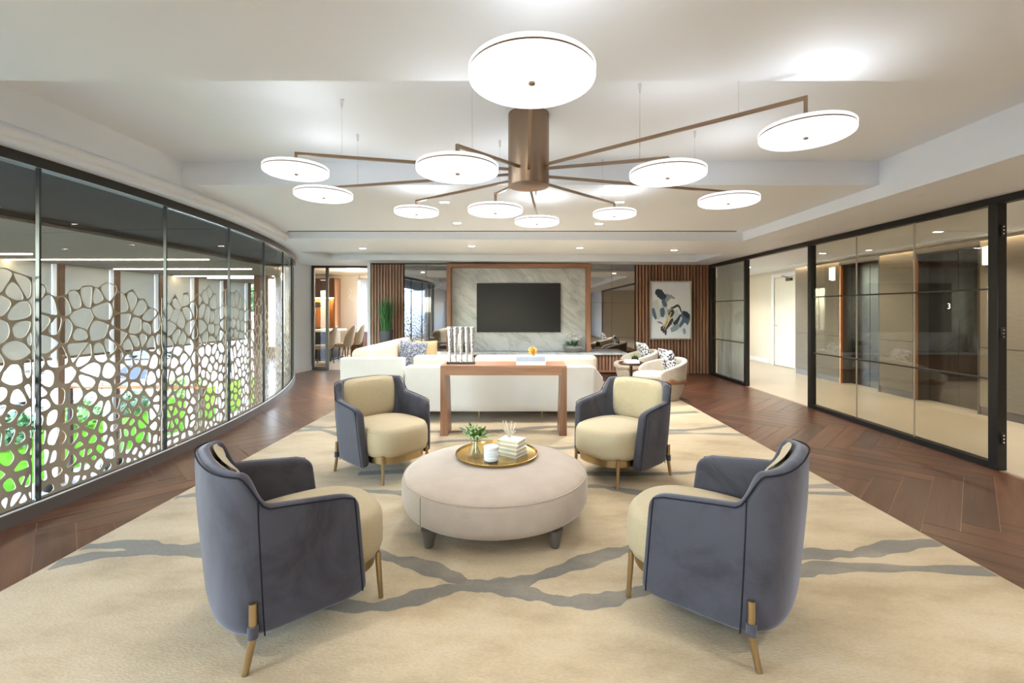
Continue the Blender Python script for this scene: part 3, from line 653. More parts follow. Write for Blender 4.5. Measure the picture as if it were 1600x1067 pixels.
def car(lab, loc, rz, paint):
    t = thing('car', lab, 'car', loc, rz, 'parked cars')
    pm = mat('car_paint', paint, .25, .2, coat=.5); prof = [(-2.1,.35),(-2.15,.75),(-1.9,.98),(-.9,1.02),(.95,1.0),(1.9,.85),(2.15,.65),(2.12,.35)]
    mb = MB(); mb.rings([[(x, s*.86, z) for x, z in prof] for s in (-1, 1)]); mb.build('car_body', pm, t, bevel=.06)
    cab = [(-1.75,.98),(-1.25,1.45),(.15,1.47),(.95,1.0)]
    MB().rings([[(x, s*(.80 if z < 1.2 else .66), z) for x, z in cab] for s in (-1, 1)]).build('cabin_glass', M['darkglass'], t)
    MB().box(-1.2, .12, -.66, .66, 1.45, 1.49).build('car_roof', pm, t, bevel=.03)
    for x in (-1.35, 1.35):
        for s in (-1, 1): MB().lathe([(.2,-.1),(.31,-.1),(.33,-.06),(.33,.06),(.31,.1),(.2,.1)], 18).build('wheel', M['black'], t, (x, s*.8, .33), (PI/2, 0, 0))
    for s in (-1, 1): MB().cbox(2.1, s*.6, .72, .08, .35, .12).build('headlight', M['chrome'], t, bevel=.02); MB().cbox(-2.1, s*.65, .82, .08, .3, .13).build('tail_light', mat('tail_red', (.5,.02,.02), .3), t, bevel=.02)
    return t
zr = GZ-.45
car('blue car parked across the road beyond the second facade post', (-29, 35.5, zr), .2, (.10,.20,.42))
car('dark car parked across the road, nearest the near glass pane', (-27, 23, zr), 1.3, (.03,.035,.05))
car('white car parked beside the lawn at the left edge', (-19.5, 17.2, zr), 1.5, (.75,.75,.76))
car('silver car parked far across the road behind the blinds', (-34, 46, zr), .3, (.5,.52,.55))
car('black car standing close beyond the lawn near the handrail end', (-15.9, 20.5, zr), 1.45, (.012,.012,.014))
# low building across the road
b = thing('building', 'long pale low building with dark band across the road', 'building', (-92, 40, zr))
MB().box(-4, 4, -60, 90, 0, 6).build('facade', M['white'], b, smooth=False)
MB().box(3.9, 4.1, -60, 90, 2.2, 3.6).build('window_band', M['darkglass'], b, smooth=False)
MB().box(-4.5, 5, -61, 91, 6, 6.5).build('roof_edge', M['stone'], b, smooth=False)
rw = thing('retaining_wall', 'long grey retaining wall with pale coping across the road', 'wall', (-40, 20, zr))
MB().box(-.2, .2, -30, 50, 0, 1.1).build('wall_body', M['stone'], rw, smooth=False); MB().box(-.35, .35, -30, 50, 1.1, 1.35).build('coping', M['trim'], rw, bevel=.03)
for x, y, lab in ((-8.55,8.3,'small black floor spotlight by the first facade post'), (-8.6,9.5,'small black floor spotlight between two facade posts'), (-8.55,9.75,'small black floor spotlight beside its twin on the paving')):
    t = thing('floor_spotlight', lab, 'spotlight', (x, y, GZ), 0, 'floor spotlights')
    MB().lathe([(.07,0),(.07,.02),(.02,.03),(.02,.08)], 14).build('spot_base', M['black'], t)
    MB().lathe([(.03,-.1),(.08,-.08),(.09,.08),(.07,.085)], 14).build('spot_head', M['black'], t, (0,0,.15), (0,.6,0))

# ------------------------------------------------------------------ dining room furniture
nk = thing('wood_nook', 'warm lit wooden wall unit in the dining room', 'cabinet', (-6.2, 14.6, 0))
MB().box(-.62, .46, -.35, -.02, 1.80, 2.4).build('upper_cupboard', M['darkwood'], nk, smooth=False)
MB().box(-.65, .46, -.06, -.02, .85, 1.80).build('back_panel', M['orangewood'], nk, smooth=False)
MB().box(.46, .50, -.45, -.02, 0, 2.42).build('end_panel', M['walnutz'], nk, smooth=False)
MB().box(-.52, .46, -.6, -.02, .0, .8).build('base_cupboard', M['darkwood'], nk, smooth=False)
MB().box(-.62, .44, -.22, -.20, 1.785, 1.80).build('light_strip', emat('nook_led', (1,.72,.38), 20), nk, smooth=False)
MB().box(-.38, -.08, -.08, -.05, 1.52, 1.66).build('plaque', M['black'], nk, smooth=False)
for z in (1.57, 1.61): MB().box(-.34, -.12, -.083, -.08, z-.006, z+.006).build('plaque_line', M['chrome'], nk, smooth=False)
tb = thing('dining_table', 'white topped dining table with dark base', 'table', (-5.5, 13.15, 0))
MB().box(-.32, .32, -.6, .6, .80, .86).build('table_top', M['bookwhite'], tb, bevel=.008)
MB().box(-.2, .2, -.4, .4, .03, .80).build('pedestal', M['black'], tb, smooth=False); MB().box(-.28, .28, -.5, .5, 0, .03).build('table_base', M['black'], tb, smooth=False)
def dining_chair():
    t = thing('dining_chair', '', 'chair', (0,0,0), 0, 'dining chairs')
    rg = []
    for k, (s, z) in enumerate(((.82,.40),(.95,.43),(1,.47),(.97,.5),(.6,.505))): rg.append([(x*s, y*s, z) for x, y in sup(.25, .25, 3, 28)])
    MB().rings(rg).build('seat', M['leather'], t)
    def fn(u, v):
        a = (u-.5)*2.1; z = .44 + v*(.56 - .32*abs(2*u-1)**2.2); r = .26+.05*v
        return (math.sin(a)*r, -math.cos(a)*r-.05*v, z)
    MB().grid(16, 8, fn).build('backrest', M['leather'], t, solid=.03, sub=1)
    for sx in (-1, 1):
        for sy in (-1, 1): MB().tube([(sx*.17,sy*.16,.42),(sx*.22,sy*.22,0)], [.02,.012], 8).build('leg', M['darkleg'], t)
    return t
dc_ = dining_chair(); dc_.location = (-5.10, 11.85, 0); dc_.rotation_euler = (0,0,PI*.52); dc_['label'] = 'taupe dining chair nearer the glazed door, seen through its pane'
dup(dc_, (-4.86, 12.55, 0), PI*.47, 'taupe dining chair behind the nearer one at the dining table')
dup(dc_, (-4.88, 13.35, 0), PI*.5, 'taupe dining chair farthest along the dining table')
sc_ = thing('side_cabinet', 'small wooden cabinet against the beige dining room wall', 'cabinet', (-4.75, 13.85, 0))
MB().box(-.28, .1, -.2, .2, 0, .72).build('cabinet_body', M['walnutz'], sc_, bevel=.004); MB().box(-.3, .12, -.22, .22, .72, .745).build('cabinet_top', M['walnut'], sc_, bevel=.004)
curtm = bl[0].copy(); curtm.name = 'sheer_cloth'
for n_ in curtm.node_tree.nodes:
    if n_.type in ('BSDF_DIFFUSE', 'BSDF_TRANSLUCENT'): n_.inputs[0].default_value = (.80,.84,.92,1)
cu = thing('curtain', 'pale blue sheer curtain at the right of the dining room', 'curtain', (-4.55, 14.3, .28))
MB().grid(60, 1, lambda u, v: (-.42+.9*u, .05*math.sin(u*60)+.02*math.sin(u*23), v*2.1)).build('curtain_cloth', curtm, cu, solid=.004)
MB().tube([(-.5,0,2.12),(.6,0,2.12)], .012).build('curtain_rail', M['chrome'], cu)
for x in (-.45, .55): MB().box(x-.01, x+.01, -.012, .012, 2.11, 2.24).build('rail_bracket', M['chrome'], cu, smooth=False)
l = bpy.data.lights.new('dining_lamp', 'POINT'); l.energy = 22; l.color = (1,.86,.66); l.shadow_soft_size = .15; lo = bpy.data.objects.new('dining_lamp', l); COL.objects.link(lo); lo.location = (-4.6, 12.6, 2.3)
wlamp = thing('wall_sconce', 'faint white crystal sconce on the beige dining wall', 'sconce', (-5.38, 14.58, 1.9))
for k in range(7): MB().lathe([(.0,-.03),(.028,0),(0,.03)], 8).build('crystal', M['bookwhite'], wlamp, (.05*math.cos(k*2.4), -.03, .05*k-.15))
MB().lathe([(.05,0),(.05,.015)], 16).build('sconce_plate', M['warmwall'], wlamp, (0,0,0), (PI/2,0,0))
# ------------------------------------------------------------------ rug
RX0, RX1, RY0, RY1 = -2.56, 2.52, .1, 8.9
rug = thing('area_rug', 'large cream wool rug with meandering grey vein lines', 'rug', (0, 0, 0))
MB().box(RX0, RX1, RY0, RY1, .001, .012).build('rug_pile', M['rug'], rug, bevel=.004)
veins = [
 ([(-1.6,2.95),(-1.144,2.804),(-.76,2.572),(-.561,2.495),(-.369,2.387),(-.227,2.304),(-.065,2.304),(.1,2.37),(.315,2.489),(.551,2.613),(.709,2.654),(.919,2.613),(1.194,2.572),(1.568,2.592),(1.791,2.599),(1.956,2.599),(2.226,2.683),(2.515,2.727)], .05),
 ([(-2.55,2.482),(-2.388,2.572),(-2.1,2.619),(-1.847,2.626),(-1.453,2.52),(-1.05,2.262),(-.813,2.141),(-.632,2.141),(-.467,2.212),(-.304,2.278),(-.096,2.278),(.063,2.227),(.214,2.173),(.398,2.178),(.566,2.237),(.814,2.315),(1.107,2.315),(1.451,2.399),(1.642,2.458),(2.034,2.452),(2.51,2.422)], .048),
 ([(-2.55,2.669),(-2.321,2.705),(-2.091,2.654),(-1.887,2.683),(-1.594,2.765)], .05),
 ([(-2.55,3.374),(-2.45,3.421),(-2.317,3.432),(-1.851,3.374),(-1.512,3.468),(-1.179,3.493),(-.927,3.468),(-.625,3.421),(-.244,3.468),(.2,3.555),(.581,3.594),(.747,3.542),(.927,3.468),(1.29,3.397),(1.756,3.468),(2.098,3.468),(2.51,3.444)], .042),
 ([(-1.362,3.873),(-.941,3.934),(-.504,3.982),(.599,3.873),(1.307,3.873),(1.715,3.934),(2.045,3.728),(2.112,3.6),(2.51,3.594)], .04),
 ([(-2.55,5.439),(-2.308,5.381),(-2.066,5.439),(-1.572,5.323),(-.88,5.212),(-.148,5.267),(.459,5.439),(1.048,5.323),(1.704,5.267),(2.011,5.295),(2.515,5.469)], .05),
 ([(-2.55,5.239),(-2.259,5.267),(-1.707,4.856),(-1.128,4.718),(-.615,4.856),(-.067,4.763),(.452,4.587),(1.045,4.952),(1.66,5.131),(2.093,5.131),(2.51,5.079)], .05),
 ([(-2.258,6.422),(-1.516,6.34),(-.632,6.422),(.348,6.183),(1.632,6.107),(2.45,6.221)], .05),
]
def catmull(P, n=10):
    out = []
    for i in range(len(P)-1):
        p0, p1, p2, p3 = P[max(i-1,0)], P[i], P[i+1], P[min(i+2,len(P)-1)]
        for k in range(n):
            t = k/n
            out.append(tuple(.5*(2*p1[j]+(p2[j]-p0[j])*t+(2*p0[j]-5*p1[j]+4*p2[j]-p3[j])*t*t+(3*p1[j]-p0[j]-3*p2[j]+p3[j])*t**3) for j in range(len(p1))))
    return out + [P[-1]]
rs = random.Random(5)
for P, w in veins:
    C_ = catmull(P, 12); ph = rs.uniform(0, 9); vs_ = []
    for i, p in enumerate(C_):
        a, b = C_[max(i-1,0)], C_[min(i+1,len(C_)-1)]; tx_, ty_ = b[0]-a[0], b[1]-a[1]; l_ = math.hypot(tx_, ty_) or 1
        ww = w*(1+.28*math.sin(i*.21+ph)+.14*math.sin(i*.67+2*ph)+rs.uniform(-.05,.05)); nx, ny = -ty_/l_, tx_/l_
        zz = .0122 + .0001*veins.index((P, w))
        for s in (1, -1): vs_.append((min(max(p[0]+s*nx*ww, RX0+.006), RX1-.006), p[1]+s*ny*ww, zz))
    MB().add(vs_, [(2*i, 2*i+1, 2*i+3, 2*i+2) for i in range(len(C_)-1)]).build('vein_line', M['rugvein'], rug, smooth=False)

# ------------------------------------------------------------------ blue armchairs
def armchair():
    t = thing('armchair', '', 'armchair', (0,0,0), 0, 'four blue-grey velvet armchairs around the ottoman')
    # half path of the shell in plan from the front of the arm round to the middle of the back
    half_ = [(.325, y) for y in (.19,.165,.12,.05,-.02,-.08)]
    for k in range(1, 25):
        a = PI/2*k/24; e = 2/2.9
        half_.append((.325*math.cos(a)**e if k < 24 else 0, -.10-.216*math.sin(a)**e))
    path = half_ + [(-x, y) for x, y in half_[-2::-1]]
    L_ = [0]
    for a, b in zip(path[:-1], path[1:]): L_.append(L_[-1]+math.hypot(a[0]-b[0], a[1]-b[1]))
    tot = L_[-1]
    def hgt(l):
        d = min(l, tot-l)
        base = .60 + .045*min(1, d/.36)
        if d < .05: base -= .04*(1-d/.05)**2
        q = min(1, max(0, (d-.345)/.085)); q = q*q*(3-2*q)
        return base + q*(.775-base) + .018*max(0, min(1, (d-.42)/.2))
    nv = 9
    def shell_pt(i, v):
        x, y = path[i]; h = hgt(L_[i]); d = min(L_[i], tot-L_[i])
        z0 = .125 + (.03*(1-d/.07)**2 if d < .07 else 0)
        z = z0 + (h-z0)*v; g = (z-.125)/.68
        k = .90 + .10*min(1, g*1.5)**.8 if g < .66 else 1.0
        fy = y + (.05*(1-min(1, g*1.5)) if y > .1 else 0)
        return (x*k, fy*(k if y < 0 else 1) - (.015*g if y < -.1 else 0), z)
    vs_ = [shell_pt(i, j/nv) for i in range(len(path)) for j in range(nv+1)]
    fs = [(i*(nv+1)+j, i*(nv+1)+j+1, (i+1)*(nv+1)+j+1, (i+1)*(nv+1)+j) for i in range(len(path)-1) for j in range(nv)]
    MB().add(vs_, fs).build('shell', M['velvet'], t, solid=.066, sub=2)
    # piping along the outer top edge and down the rear corners
    def outer(i, v, d=.031):
        p = Vector(shell_pt(i, v)); a, b = path[max(i-1,0)], path[min(i+1,len(path)-1)]
        tx_, ty_ = b[0]-a[0], b[1]-a[1]; l_ = math.hypot(tx_, ty_); return tuple(p + Vector((-ty_/l_, tx_/l_, 0))*(-d if True else d))
    sgn = 1
    def off(i, v, d=.0325):
        p = Vector(shell_pt(i, v)); a, b = path[max(i-1,0)], path[min(i+1,len(path)-1)]
        tx_, ty_ = b[0]-a[0], b[1]-a[1]; l_ = math.hypot(tx_, ty_); n_ = Vector((-ty_/l_, tx_/l_, 0))
        if n_.dot(Vector((p.x, p.y+.02, 0))) < 0: n_ = -n_
        return p + n_*d
    top = [off(i, 1) - Vector((0,0,.011)) for i in range(1, len(path)-1)]
    frA = [off(1, v) for v in (.03,.2,.4,.6,.8,.95)]; frB = [off(len(path)-2, v) for v in (.95,.8,.6,.4,.2,.03)]
    MB().tube(frA + top + frB, .0035, 6).build('edge_piping', M['piping'], t)
    for i in (9, len(path)-10): MB().tube([off(i, v, .0325) for v in (.0,.15,.3,.45,.6,.75,.9,.99)], .003, 6).build('seam', M['piping'], t)
    # seat: soft drum
    rg = []
    for s, z in ((.88,.215),(.965,.228),(1,.265),(1.0,.36),(.985,.405),(.94,.432),(.85,.446),(.6,.456),(.25,.46)):
        rg.append([(x*s, .075+(y)*s, z) for x, y in sup(.287, .335, 2.7, 44)])
    MB().rings(rg).build('seat', M['cream'], t, ang=60)
    # inner back pad
    W_, H_ = .245, .185
    def pad(sg):
        def fn(u, v):
            a, b = 2*u-1, 2*v-1
            x = a*math.sqrt(1-.16*b**4)*W_*1.05; z = .595 + b*math.sqrt(1-.16*a**4)*H_*1.04
            yb = -.10 - .216*max(0, 1-(abs(x)/.325)**2.9)**.345 + .026
            th = .052*max(0, (1-a**6)*(1-b**6))**.6
            return (x, yb + (th+.004 if sg else -.012) - .02*(z-.4), z)
        return fn
    mb = MB(); mb.grid(18, 14, pad(1)); mb.grid(18, 14, pad(0)); mb.build('back_cushion', M['creamback'], t)
    # brass plinth and legs
    po = sup(.252, .30, 2.7, 40); MB().prism([(x, .075+y) for x, y in po], .162, .218).build('base_ring', M['brushed'], t, bevel=.003)
    for s in (-1, 1):
        MB().tube([(s*.212,.335,.235),(s*.212,.335,.20),(s*.216,.348,0.013)], [.0135,.0135,.012], 12).build('front_leg', M['brushed'], t)
        lg = MB().tube([(s*.326,-.218,.275),(s*.326,-.218,.14),(s*.328,-.246,0.013)], [.0145,.0145,.0125], 12).build('rear_leg', M['brushed'], t)
        MB().rings([[(s*.326+.0195*math.cos(q*PI/6), -.218+.0195*math.sin(q*PI/6), z) for q in range(12)] for z in (.142,.146,.184,.188)]).build('leg_strap', M['velvet'], lg)
    return t
c0 = armchair()
c0.location = (-1.07, 2.139, 0); c0.rotation_euler = (0,0,math.radians(41-90)); c0['label'] = 'blue-grey velvet armchair with its back to us, on the window side'
dup(c0, (.939, 2.155, 0), math.radians(141-90), 'blue-grey velvet armchair with its back to us, on the partition side')
dup(c0, (-1.181, 4.005, 0), math.radians(-43-90), 'blue-grey velvet armchair facing us, on the window side of the console')
dup(c0, (.88, 3.918, 0), math.radians(222.4-90), 'blue-grey velvet armchair facing us, on the partition side of the console')

# ------------------------------------------------------------------ ottoman with tray
ot = thing('round_ottoman', 'large round beige suede ottoman on tapered dark legs', 'ottoman', (-.155, 3.1, 0))
OR = .62
MB().lathe([(.30,.115),(OR-.055,.118),(OR-.02,.135),(OR-.004,.17),(OR,.21),(OR-.001,.29),(OR-.012,.318),(OR-.035,.338),(OR-.08,.352),(OR-.2,.360),(.02,.364)], 72).build('cushion', M['suede'], ot, ang=60)
MB().lathe([(OR-.0095,.3185),(OR-.0075,.3215),(OR-.0115,.3235)], 72).build('welt_seam', mat('suede_seam', (.36,.285,.22), .9), ot)
a = math.radians(228)
MB().box(OR-.001, OR+.0012, -.0015, .0015, .15, .315).build('side_seam', M['darkleg'], ot, (0,0,0), (0,0,a))
for sx in (-1, 1):
    for sy in (-1, 1): MB().lathe([(.024,.013),(.026,.02),(.047,.12)], 16).build('leg', M['darkleg'], ot, (sx*.37, sy*.43, 0))
TZ = .364; TX, TY = -.156, 3.27
tr = thing('serving_tray', 'round brass serving tray on the ottoman', 'tray', (TX, TY, TZ-.003))
MB().lathe([(.02,0),(.275,0),(.287,.006),(.295,.024),(.291,.025),(.283,.011),(.272,.006),(.02,.006)], 64).build('tray_dish', M['brass'], tr)
zt = TZ+.004
vz = thing('glass_vase', 'clear conical glass vase of green foliage on the tray', 'vase', (-.300, 3.235, zt))
MB().lathe([(.055,0),(.058,.004),(.037,.108),(.040,.112),(.036,.112),(.033,.106),(.052,.008),(.01,.007)], 28).build('vase_glass', M['clear'], vz)
rs = random.Random(2)
st = MB()
for k in range(6):
    q = k*1.05; st.tube([(.03*math.cos(q+3),.03*math.sin(q+3),.012),(.012*math.cos(q),.012*math.sin(q),.11),(.06*math.cos(q),.06*math.sin(q),.20)], .0025, 5)
st.build('stems', M['leaf'], vz)
def blade(mb, base, d, L2, W2, bend=.2):
    d = Vector(d).normalized(); side = d.cross(Vector((0,0,1)));
    if side.length < .1: side = Vector((1,0,0))
    side.normalize(); base = Vector(base); prev = None; vs2 = []; n2 = 5
    for i in range(n2+1):
        t2 = i/n2; p = base + d*L2*t2 + Vector((0,0,-bend*L2*t2*t2)); w2 = W2*math.sin(PI*(.08+.92*t2))*(1-.3*t2)
        vs2 += [p-side*w2/2, p+Vector((0,0,-.12*w2)), p+side*w2/2]
    fs2 = []
    for i in range(n2): fs2 += [(3*i,3*i+1,3*i+4,3*i+3), (3*i+1,3*i+2,3*i+5,3*i+4)]
    mb.add(vs2, fs2)
for k in range(16):
    q = rs.uniform(0, 2*PI); el = rs.uniform(.3, 1.3); mb = MB()
    blade(mb, (.02*math.cos(q),.02*math.sin(q),.12), (math.cos(q)*math.cos(el), math.sin(q)*math.cos(el), math.sin(el)), rs.uniform(.12,.19), rs.uniform(.035,.055), .25)
    mb.build('leaf', M['leaf'] if k % 3 else M['leafdark'], vz)
fl_ = MB()
for k in range(70):
    v = Vector((rs.gauss(0,1), rs.gauss(0,1), abs(rs.gauss(0,1)))).normalized()*rs.uniform(.06,.095)
    fl_.lathe([(.001,-.009),(.009,0),(.001,.009)], 6, v.x-.01, v.y, .135+v.z)
o = fl_.build('flower_buds', M['bud'], vz); o['kind'] = 'stuff'
cd = thing('candle_jar', 'white ribbed candle jar with lid on the tray', 'candle', (-.187, 3.135, zt))
MB().lathe([(.045,0)]+[p for k in range(5) for p in ((.050,.006+k*.014),(.050,.014+k*.014),(.0465,.017+k*.014))]+[(.046,.078)], 28).build('jar', M['bookwhite'], cd)
MB().lathe([(.049,.078),(.051,.082),(.051,.098),(.047,.102),(.01,.102)], 28).build('lid', M['bookwhite'], cd)
for k, (w, d_, lab) in enumerate(((.20,.15,'bottom white book of the stack on the tray'), (.19,.14,'second white book from the bottom on the tray'), (.175,.135,'third white book from the bottom on the tray'), (.165,.13,'top white book of the stack on the tray'))):
    z0 = zt + k*.027
    t = thing('book', lab, 'book', (-.058+.004*k, 3.285, z0), math.radians(-34+3*k), 'white books on the tray')
    MB().box(-w/2, w/2, -d_/2, d_/2, 0, .003).build('cover', M['bookwhite'], t, smooth=False); MB().box(-w/2, w/2, -d_/2, d_/2, .024, .027).build('cover', M['bookwhite'], t, smooth=False)
    MB().box(-w/2, -w/2+.003, -d_/2, d_/2, .003, .024).build('spine', M['bookwhite'], t, smooth=False); MB().box(-w/2+.003, w/2-.006, -d_/2+.005, d_/2-.005, .003, .024).build('pages', M['bookgold'], t, smooth=False)
cr = thing('coral_ornament', 'cream branching dried ornament on the white books', 'ornament', (-.065, 3.31, zt+.108))
for k in range(11):
    q = k*.9; mb = MB(); mb.tube([(0,0,.004),(.02*math.cos(q),.02*math.sin(q),.03),(.05*math.cos(q+.4),.05*math.sin(q+.4),.045+.008*k)], [.008,.006,.003], 6); mb.build('branch', M['coral'], cr)
MB().tube([(-.05,-.02,.02),(.02,.0,.12)], .0025, 6).build('twig', mat('pink_twig', (.62,.40,.30), .6), cr)

# ------------------------------------------------------------------ console table
ct = thing('console_table', 'walnut waterfall console table behind the ivory sofa', 'console table', (-.164, 5.03, 0))
CW = .70
MB().box(-CW, CW, 0, .42, .765, .790).build('table_top', M['walnut'], ct, bevel=.003)
MB().box(-CW+.056, CW-.056, 0, .06, .683, .765).build('front_apron', M['walnut'], ct, smooth=False)
MB().box(-CW+.08, CW-.08, .36, .42, .70, .765).build('rear_apron', M['walnut'], ct, smooth=False)
for s in (-1, 1):
    x0, x1 = s*CW, s*(CW-.055)
    rg = [[(x0*1.0,.0,z),(x1-s*.03*(1-z/.765),.0,z),(x1-s*.03*(1-z/.765),.28+.06*(z/.765),z),(x0,.28+.06*(z/.765),z)] for z in (.013,.765)]
    MB().rings(rg).build('leg', M['walnutz'], ct, smooth=False)
sp = thing('silver_sculpture', 'five flared silver columns on a dark bar base', 'sculpture', (-.655, 5.20, .79))
MB().box(-.16, .16, -.035, .035, 0, .022).build('bar_base', M['darkbronze'], sp, bevel=.003)
for k in range(5):
    MB().lathe([(.014,.022),(.015,.12),(.020,.20),(.030,.34),(.036,.425),(.030,.425),(.018,.3)], 14).build('column', M['silver'], sp, (-.128+k*.064, 0, 0))
t = thing('book', 'white book lying under the pale blue book on the console', 'book', (.14, 5.20, .79), 0, 'books on the console')
def flatbook(t, w, d_, h, cm):
    MB().box(-w/2, w/2, -d_/2, d_/2, 0, .004).build('cover', cm, t, smooth=False); MB().box(-w/2, w/2, -d_/2, d_/2, h-.004, h).build('cover', cm, t, smooth=False)
    MB().box(-w/2, w/2, -d_/2, -d_/2+.004, .004, h-.004).build('spine', cm, t, smooth=False); MB().box(-w/2+.004, w/2-.004, -d_/2+.004, d_/2-.006, .004, h-.004).build('pages', M['paper'], t, smooth=False)
flatbook(t, .33, .25, .04, M['bookwhite'])
t = thing('book', 'pale blue book on top of the white one on the console', 'book', (.135, 5.20, .83), .03, 'books on the console'); flatbook(t, .32, .24, .055, M['bookblue'])
ur = thing('gold_urchin', 'spiky gold urchin ornament on the pale blue book', 'ornament', (.165, 5.20, .937))
MB().lathe([(.002,-.03),(.02,-.022),(.03,0),(.02,.022),(.002,.03)], 14).build('core', M['gold'], ur)
spk = MB().tube([(0,0,.02),(0,0,.045),(0,0,.056)], [.008,.009,.004], 6).mesh('spike', M['gold'])
for k in range(44):
    z = 1-2*(k+.5)/44; q = k*2.39996; v = Vector((math.sqrt(1-z*z)*math.cos(q), math.sqrt(1-z*z)*math.sin(q), z))
    o = bpy.data.objects.new('spike', spk); COL.objects.link(o); o.parent = ur; o.rotation_euler = v.to_track_quat('Z', 'Y').to_euler()

# ------------------------------------------------------------------ sofas
so = thing('sofa', 'long ivory sofa seen from behind the console table', 'sofa', (0, 5.7, 0))
bk = [(-1.42,0),(.95,0),(1.10,.22),(1.10,.30),(.92,.20),(-1.42,.20)]
mb = MB(); zt_ = [.70,.70,.53,.53,.70,.70]
mb.add([(x,y,.13) for x,y in bk]+[(x,y,z) for (x,y),z in zip(bk,zt_)], [(5,4,3,2,1,0),(6,7,10,11),(7,8,9,10)]+[(i,(i+1)%6,6+(i+1)%6,6+i) for i in range(6)])
mb.build('back_frame', M['sofa'], so, bevel=.018, seg=3)
rbox('seat_base', M['sofa'], so, -1.42, 1.0, .2, .95, .13, .30, .02)
rbox('arm', M['sofa'], so, .92, 1.10, .30, .95, .13, .53, .03)
for k in range(3):
    rbox('seat_cushion', M['sofacush'], so, -1.41+k*.775, -1.41+(k+1)*.775-.01, .30, .97, .30, .44, .04, 4)
    rbox('back_cushion', M['sofacush'], so, -1.37+k*.80, -1.37+(k+1)*.80-.012, .17, .36, .46, .815, .055, 4, rot=(-.0,0,0))
for x in (-1.3, -.50, .3, .9):
    for y in (.1, .85): MB().tube([(x,y,.135),(x,y,.013)], .012, 8).build('leg', M['brushed'], so)
s2 = thing('sofa', 'ivory sofa end-on to us beside the window, dark pillow on it', 'sofa', (-1.856, 5.75, 0))
rbox('end_panel', M['sofa'], s2, -.40, .40, 0, .14, .08, .80, .018)
rbox('back_frame', M['sofa'], s2, -.40, -.24, .14, 2.75, .08, .72, .03)
rbox('seat_base', M['sofa'], s2, -.24, .40, .14, 2.75, .08, .30, .02)
for k in range(3):
    rbox('seat_cushion', M['sofacush'], s2, -.10, .41, .15+k*.86, .15+(k+1)*.86-.012, .30, .45, .04, 4)
    rbox('back_cushion', M['sofacush'], s2, -.30, -.08, .15+k*.86, .15+(k+1)*.86-.012, .44, .91, .09, 5, rot=(0,-.10,0), loc=(.05,0,.02))
rbox('far_arm', M['sofa'], s2, -.40, .40, 2.75, 2.89, .08, .62, .03)
for x in (-.3,.3):
    for y in (.07, 2.8): MB().tube([(x,y,.085),(x,y,.013)], .014, 8).build('leg', M['darkleg'], s2)
p = pillow(.44, .44, .16).build('scatter_pillow', M['pillowdark'], None, (-1.72, 7.42, .675), (math.radians(-14), math.radians(6), math.radians(18)))
tag(p, 'dark blue speckled square pillow on the window-side sofa', 'pillow')
p = pillow(.42, .42, .15).build('scatter_pillow', M['tan'], None, (-1.62, 8.0, .66), (math.radians(-10), 0, math.radians(25)))
tag(p, 'tan square pillow behind the dark speckled pillow', 'pillow')
bn = thing('bench', 'low pale grey upholstered bench near the marble ledge', 'bench', (-1.62, 8.95, 0))
rbox('bench_seat', mat('pale_grey_cloth', (.45,.43,.40), .9), bn, -.28, .28, -.14, .2, .18, .58, .05, 4)
for x in (-.22,.22): MB().tube([(x,0,.19),(x,0,.0)], .016, 8).build('leg', M['darkleg'], bn)

# ------------------------------------------------------------------ beige tub chairs and side table
def tub():
    t = thing('tub_chair', '', 'armchair', (0,0,0), 0, 'beige tub chairs by the slat wall')
    MB().lathe([(.25,.013),(.29,.02),(.33,.10),(.365,.22),(.378,.29),(.37,.30),(.1,.302)], 44).build('base', M['boucle'], t)
    MB().rings([[(x*s, .05+y*s, z) for x, y in sup(.34, .36, 2.3, 40)] for s, z in ((.9,.30),(.99,.32),(1,.36),(.97,.40),(.88,.42),(.5,.43),(.1,.432))]).build('seat', M['boucle'], t, ang=60)
    A = 2.05
    def fn(u, v):
        a = (2*u-1)*A; h = .655 - .17*abs(2*u-1)**1.7; z = .325 + (h-.325)*v; r = .365 + .02*v
        if abs(2*u-1) > .93: z = min(z, h-.05*(abs(2*u-1)-.93)/.07)
        return (r*math.sin(a), -r*math.cos(a)*1.0, z)
    MB().grid(34, 7, fn).build('back_shell', M['boucle'], t, solid=.075, sub=2)
    def belt(u, v):
        a = (2*u-1)*2.25; q = abs(2*u-1); hi = .325 + .02*(q > .55) ; z = .285 + (.335-.285 + .05*max(0, 1-abs(q-.72)/.10))*v
        return (.397*math.sin(a), -.397*math.cos(a), z)
    MB().grid(60, 2, belt).build('wood_belt', M['walnut'], t, solid=.018)
    return t
t0 = tub(); t0.location = (2.23, 7.2, 0); t0.rotation_euler = (0,0,math.radians(192-90)); t0['label'] = 'beige tub armchair with walnut belt, the one nearer to us'
dup(t0, (2.25, 8.75, 0), math.radians(186-90), 'beige tub armchair beside the marble ledge, behind the side table')
for x, y, lab in ((2.40, 7.27, 'black and white patterned pillow on the nearer tub armchair'), (2.42, 8.77, 'black and white patterned pillow on the farther tub armchair')):
    p = pillow(.40, .40, .14).build('scatter_pillow', M['pillowbw'], None, (x, y, .60), (math.radians(-22), 0, math.radians(100))); tag(p, lab, 'pillow', 'patterned pillows')
stt = thing('side_table', 'small dark walnut side table between the tub armchairs', 'side table', (1.97, 7.96, 0))
MB().lathe([(.02,.455),(.205,.455),(.215,.465),(.215,.495),(.205,.495),(.2,.478),(.02,.478)], 36).build('table_top', M['darkwood'], stt)
MB().lathe([(.025,.02),(.025,.456)], 12).build('stem', M['darkbronze'], stt); MB().lathe([(.15,.0),(.15,.012),(.02,.02)], 28).build('foot', M['darkbronze'], stt)
